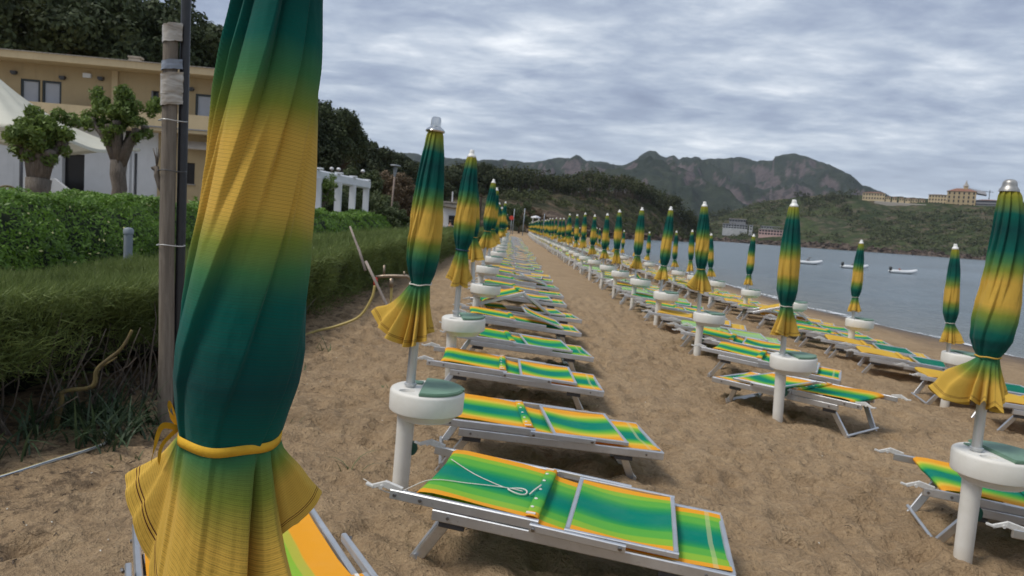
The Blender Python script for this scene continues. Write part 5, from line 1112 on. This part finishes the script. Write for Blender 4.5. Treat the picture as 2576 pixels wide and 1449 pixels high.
# woods: leaf clumps over the slopes, read as one mass
def wood(name, label, V, rows, n, rad, per, ln, mat, low=.4, mask=None):
    nr, nc = V.shape[:2]; C = []; r = []
    for _ in range(n):
        i = int(rng.integers(rows[0], rows[1])); k = int(rng.integers(1, nc-1)); a, b_ = rng.uniform(0, 1, 2)
        p = V[i, k]*(1-a)*(1-b_)+V[min(i+1, nr-1), k]*a*(1-b_)+V[i, k+1 if k+1 < nc else k]*(1-a)*b_+V[min(i+1, nr-1), min(k+1, nc-1)]*a*b_
        if mask is not None and not mask(i/(nr-5), k, p): continue
        R_ = rad*rng.uniform(.55, 1.3); C.append(p+np.array([0, 0, R_*low])); r.append(R_)
    V2, F2 = tufts(C, r, per, ln, ln*.6, .5, .75)
    return tag(ob(name, np_mesh(name, V2, F2, M[mat])), label, 'woodland', kind='stuff')
wood('pine_wood', 'dark pine canopy along the crest of the headland', HV, (31, 46), 900, 3.6, 46, 1.0, 'farleaf', 1.4, lambda s, k, p: True)
wood('scrub', 'low scrub on the slope of the headland', HV, (2, 34), 1100, 2.0, 26, .8, 'farscrub', .2, lambda s, k, p: float(fbm(p[0]*.02, p[1]*.02, 0, 3, 3)) > -.25)
wood('hill_scrub', 'green scrub and terraces on the town hillside across the bay', TV, (3, 50), 2600, 4.6, 22, 2.2, 'farscrub', .1, lambda s, k, p: float(fbm(p[0]*.012, p[2]*.10, 0, 3, 8)) > -.30 and not (s > .72 and 84 < k < 150))
wood('hill_trees', 'dark pine groves on the town hillside across the bay', TV, (24, 52), 620, 6.5, 40, 2.2, 'farleaf', .7, lambda s, k, p: float(fbm(p[0]*.01+7, p[1]*.01, 0, 3, 18)) > .05 and not (s > .55 and 84 < k < 150))
# trunks showing under the canopy on the headland
b = MB()
for _ in range(210):
    k = int(rng.integers(95, 190)); i = int(rng.integers(33, 43)); p = HV[i, k]; h = rng.uniform(5, 8); b.tube([(p[0], p[1], p[2]-1), (p[0]+rng.normal()*.4, p[1], p[2]+h)], [.26, .16], 5)
tag(ob('pine_trunks', b.mesh('pine_trunks', M['pbark'])), 'bare pine trunks under the headland canopy', 'woodland', kind='stuff')

# buildings across the bay
def far_building(name, label, u0, u1, vt, vb, D, wall, roof, rows, cols, roofh=2.5, depth=14, wsize=(1.3, 2.0), extra=None, flat=False, slope=.069):
    """vt/vb taken at u0; a box facing the beach"""
    a = bearing(u0, vb, D); e = bearing(u1, vb+(u1-u0)*slope, D); top = bearing(u0, vt, D)[2]; zb = a[2]
    w = math.hypot(e[0]-a[0], e[1]-a[1]); ang = math.atan2(e[1]-a[1], e[0]-a[0]); t = thing(name, label, 'building', (a[0], a[1], zb), (0, 0, ang)); h = top-zb
    ob('wall', MB().box((w/2, depth/2, h/2-4), (w, depth, h+8)).mesh('wall', M[wall]), t)
    if flat: ob('roof', MB().box((w/2, depth/2, h+.3), (w+.8, depth+.8, .6)).mesh('roof', M[roof]), t)
    else:
        k = .6; ob('roof', MB().add([(-k, -k, h), (w+k, -k, h), (w+k, depth+k, h), (-k, depth+k, h), (min(w*.3, depth*.5), depth/2, h+roofh), (w-min(w*.3, depth*.5), depth/2, h+roofh)], [(0, 1, 5, 4), (1, 2, 5), (2, 3, 4, 5), (3, 0, 4), (3, 2, 1, 0)]).mesh('roof', M[roof]), t)
    for r in range(rows):
        for c in range(cols):
            x = w*(c+.5)/cols; z = h*(r+.52)/rows; ob('window', MB().box((x, -.02, z), (wsize[0], .3, min(wsize[1], h/rows*.6))).mesh('window', M['dark']), t)
    if extra: extra(t, w, h, depth)
    return t
def spire(t, w, h, d):
    ob('tower', MB().box((w*.62, d*.5, h+3), (4.5, 4.5, 7)).mesh('tower', M['ochre']), t); ob('spire', MB().lathe([(3.2, h+6.4), (1.2, h+9.5), (.1, h+13.5)], 8, (w*.62, d*.5, 0)).mesh('spire', M['stone']), t)
    ob('hall_roof', MB().add([(w*.72, 2, h), (w*1.35, 2, h-3), (w*1.35, d+6, h-3), (w*.72, d+6, h), (w*.72, d*.6, h+5), (w*1.3, d*.6, h+1.2)], [(0, 1, 5, 4), (1, 2, 5), (2, 3, 4, 5), (3, 0, 4), (3, 2, 1, 0)]).mesh('hall_roof', M['greyc']), t)
far_building('ochre_villa', 'ochre villa at the left end of the hilltop terrace, above the shore', 2169, 2225, 484, 502, 985, 'ochre2', 'tiles', 2, 8, 1.5)
for i, (u0, u1) in enumerate(((2228, 2240), (2244, 2256), (2261, 2274), (2277, 2290), (2293, 2308), (2311, 2326))):
    far_building('terrace_house', 'low ochre house on the hilltop terrace, %s to the right of the ochre villa' % ['first', 'second', 'third', 'fourth', 'fifth', 'sixth'][i], u0, u1, 495+(u0-2228)*.085, 504+(u0-2228)*.09, 985, 'ochre2', 'tiles', 1, 2, .8, 8, (1.2, 1.6))['group'] = 'low houses on the hilltop terrace'
a = bearing(2200, 509, 975); e = bearing(2330, 519, 975); tag(ob('terrace_wall', MB().bar((a[0], a[1], a[2]-2), (e[0], e[1], e[2]-2), 2.0, 7.5).mesh('terrace_wall', M['stone'])), 'long pale retaining wall below the hilltop houses', 'wall')
far_building('cream_building', 'cream four-storey building on the hilltop, left of the big ochre one', 2334, 2379, 489, 514, 985, 'ochre2', 'tiles', 3, 6, .8, 12)
far_building('ochre_building', 'largest ochre hilltop building with red tiled roof and a small spire', 2379, 2452, 480, 520, 982, 'ochre', 'tiles', 4, 6, 4.0, 18, (1.5, 3), spire)
far_building('grey_building', 'long grey hilltop building with red roof, right of the big ochre one', 2454, 2513, 503, 524, 982, 'greyc', 'tiles', 3, 9, 1.2, 12, (2.6, 1.0))
far_building('white_building', 'long white waterside building across the bay, between two middle-row parasols', 1818, 1880, 563, 573, 835, 'farwhite', 'greyc', 2, 9, 1, 12, (2.2, 2.0), None, True)
far_building('white_building', 'grey-white stepped building just above the long waterside one', 1834, 1876, 550, 558, 870, 'greyc', 'stone', 1, 6, 1, 12, (2.2, 1.6), None, True)
far_building('white_building', 'small white tower block at the right end of the long waterside building', 1884, 1893, 567, 579, 832, 'farwhite', 'greyc', 2, 1, 1, 8, (1.5, 1.6), None, True)
far_building('pink_building', 'white and pink waterside building across the bay, left of the tall gold-corded parasol', 1908, 1975, 576, 590, 825, 'pinkw', 'stone', 2, 9, 1, 12, (2.0, 2.0), None, True)
far_building('white_building', 'pale low building behind the pink waterside one', 1914, 1962, 569, 574, 850, 'farwhite', 'greyc', 1, 7, 1, 10, (2.0, 1.2), None, True)
p = bearing(2490, 483, 1000); cr = thing('tower_crane', 'thin grey tower crane behind the big ochre hilltop building', 'crane', (p[0], p[1], 40))
ob('mast', MB().tube([(0, 0, 0), (0, 0, p[2]-38)], .5, 6).mesh('mast', M['lampg']), cr); ob('jib', MB().tube([(-24, 0, p[2]-39), (4, 0, p[2]-40)], .35, 6).mesh('jib', M['lampg']), cr)

# ------------------------------------------------------------------ inflatable boats
def boat(label, u, v, dist, ang, seat, kind=0):
    p = bearing(u, v, dist); t = thing('inflatable_boat', label, 'boat', (p[0], p[1], -.6), (0, 0, ang), 'white inflatable boats moored off the beach'); t.scale = (.76*dist/88,)*3
    pts = [(-1.75, -.62, .26), (-1.0, -.66, .25), (0, -.66, .25), (.8, -.60, .30), (1.35, -.36, .42), (1.62, 0, .50), (1.35, .36, .42), (.8, .60, .30), (0, .66, .25), (-1.0, .66, .25), (-1.75, .62, .26)]
    P_ = spline(pts, 5); ob('tube', MB().tube(P_, [.07+.16*min(1, i/3, (len(P_)-1-i)/3) for i in range(len(P_))], 14).mesh('tube', M['rubber'], True), t)
    ob('hull', MB().add([(-1.5, -.55, .15), (.9, -.5, .15), (1.4, 0, .30), (.9, .5, .15), (-1.5, .55, .15), (-1.5, 0, -.14), (.8, 0, -.14)], [(0, 1, 6, 5), (1, 2, 6), (2, 3, 6), (3, 4, 5, 6), (4, 0, 5), (0, 4, 3, 2, 1)]).mesh('hull', M['greyc']), t)
    ob('transom', MB().box((-1.42, 0, .32), (.06, 1.0, .42)).mesh('transom', M['whitep']), t)
    ob('outboard_motor', MB().lathe([(.08, .30), (.17, .42), (.21, .62), (.19, .80), (.10, .88), (.02, .90)], 16, (-1.62, 0, 0)).box((-1.66, 0, .05), (.12, .10, .7)).mesh('outboard_motor', M['motor'], auto=50), t)
    if seat: ob('seat', MB().box((-.25, 0, .42), (.5, .8, .10)).box((-.48, 0, .56), (.08, .7, .3)).mesh('seat', M['wood2']), t)
    else: ob('console', MB().box((-.2, 0, .5), (.4, .5, .5)).tube([(-.5, -.1, .5), (-.25, -.1, .9), (.15, -.1, .98)], .05, 8).box((.1, 0, 1.0), (.5, .5, .04)).mesh('console', M['greyc'], auto=40), t)
boat('white inflatable boat farthest right, black outboard and reddish seat', 2272, 682, 88, R(-14), True)
boat('white inflatable boat half behind a parasol, with black outboard and console, middle of three', 2150, 669, 92, R(-12), False)
boat('white inflatable boat farthest left of three, just right of the tall gold-corded parasol', 2036, 660, 97, R(-12), False)

# ------------------------------------------------------------------ sky, sun, camera
w = bpy.data.worlds.new('World'); sc.world = w; w.use_nodes = True; t = w.node_tree; t.nodes.clear()
class WN(NT):
    def __init__(s): s.t = t; s.m = None
W = WN(); out = t.nodes.new('ShaderNodeOutputWorld'); bg = t.nodes.new('ShaderNodeBackground')
SUN_EL, SUN_AZ = R(58), R(250)          # azimuth clockwise from +Y
sky = W.n('TexSky', sky_type='NISHITA', sun_disc=False, sun_elevation=SUN_EL, sun_rotation=SUN_AZ)
d = W.n('TexCoord').outputs['Generated']; s = W.n('SeparateXYZ', {0: d}); zc = W.math('ADD', W.math('MAXIMUM', s.outputs[2], 0.0), .10)
v = W.n('CombineXYZ', {0: W.math('DIVIDE', s.outputs[0], zc), 1: W.math('DIVIDE', s.outputs[1], zc), 2: 0.0}).outputs[0]
mp = W.n('Mapping', {0: v, 1: (3.7, 1.3, 0), 2: (0, 0, R(-16)), 3: (.8, 1.0, 1)}).outputs[0]
n1 = W.noise(1.25, 9, .59, mp, .25); n2 = W.noise(4.2, 8, .62, mp, .25); n3 = W.noise(.38, 4, .5, mp, .2)
f = W.math('ADD', W.math('ADD', W.math('MULTIPLY', n1, .48), W.math('MULTIPLY', n2, .30)), W.math('MULTIPLY', n3, .22))
cl = W.ramp(f, [(.37, (1.9, 2.25, 3.15)), (.45, (2.6, 3.05, 4.0)), (.51, (3.5, 4.0, 4.85)), (.57, (4.9, 5.35, 6.0)), (.66, (8.0, 8.2, 8.4))])
hzf = W.n('MapRange', {'Value': s.outputs[2], 'From Min': .0, 'From Max': .16, 'To Min': .45, 'To Max': 0}).outputs[0]
cl = W.mix(hzf, cl, (5.5, 6.2, 7.0))
c = W.mix(.90, sky.outputs[0], cl)
t.links.new(c, bg.inputs[0]); bg.inputs[1].default_value = .075; t.links.new(bg.outputs[0], out.inputs[0])
sun = bpy.data.lights.new('sun', 'SUN'); sun.energy = 1.5; sun.angle = R(20); sun.color = (1, .95, .88)
so = bpy.data.objects.new('sun', sun); col.objects.link(so)
dv = Vector((math.sin(SUN_AZ)*math.cos(SUN_EL), math.cos(SUN_AZ)*math.cos(SUN_EL), math.sin(SUN_EL))); so.rotation_euler = dv.to_track_quat('Z', 'Y').to_euler()
cam = bpy.data.cameras.new('camera'); co = bpy.data.objects.new('camera', cam); col.objects.link(co); sc.camera = co
cam.sensor_width = 36; cam.lens = FPX/2576*36; cam.clip_start = .05; cam.clip_end = 20000
m = Matrix((CAMX, CAMY, -CAMF)).transposed().to_4x4(); m.translation = Vector(EYE); co.matrix_world = m
cam.dof.use_dof = True; cam.dof.focus_distance = 1.45; cam.dof.aperture_fstop = 10
HAZE = True
if HAZE:
    hb = MB().box((600, 1500, 300), (9000, 9400, 609.0)); hz = ob('haze', hb.mesh('haze', None))
    hm = bpy.data.materials.new('haze'); hm.use_nodes = True; ht = hm.node_tree; ht.nodes.clear(); ho = ht.nodes.new('ShaderNodeOutputMaterial'); hv = ht.nodes.new('ShaderNodeVolumePrincipled')
    hv.inputs['Color'].default_value = (.80, .88, 1, 1); hv.inputs['Density'].default_value = 6e-5; ht.links.new(hv.outputs[0], ho.inputs['Volume']); hz.data.materials.append(hm); tag(hz, 'thin blue-grey haze over the bay', 'haze', kind='stuff')
sc.view_settings.view_transform = 'Standard'; sc.view_settings.look = 'None'; sc.view_settings.exposure = .92; sc.view_settings.gamma = 1
sc.cycles.use_denoising = True; sc.cycles.max_bounces = 6; sc.cycles.transparent_max_bounces = 12; sc.cycles.volume_bounces = 0
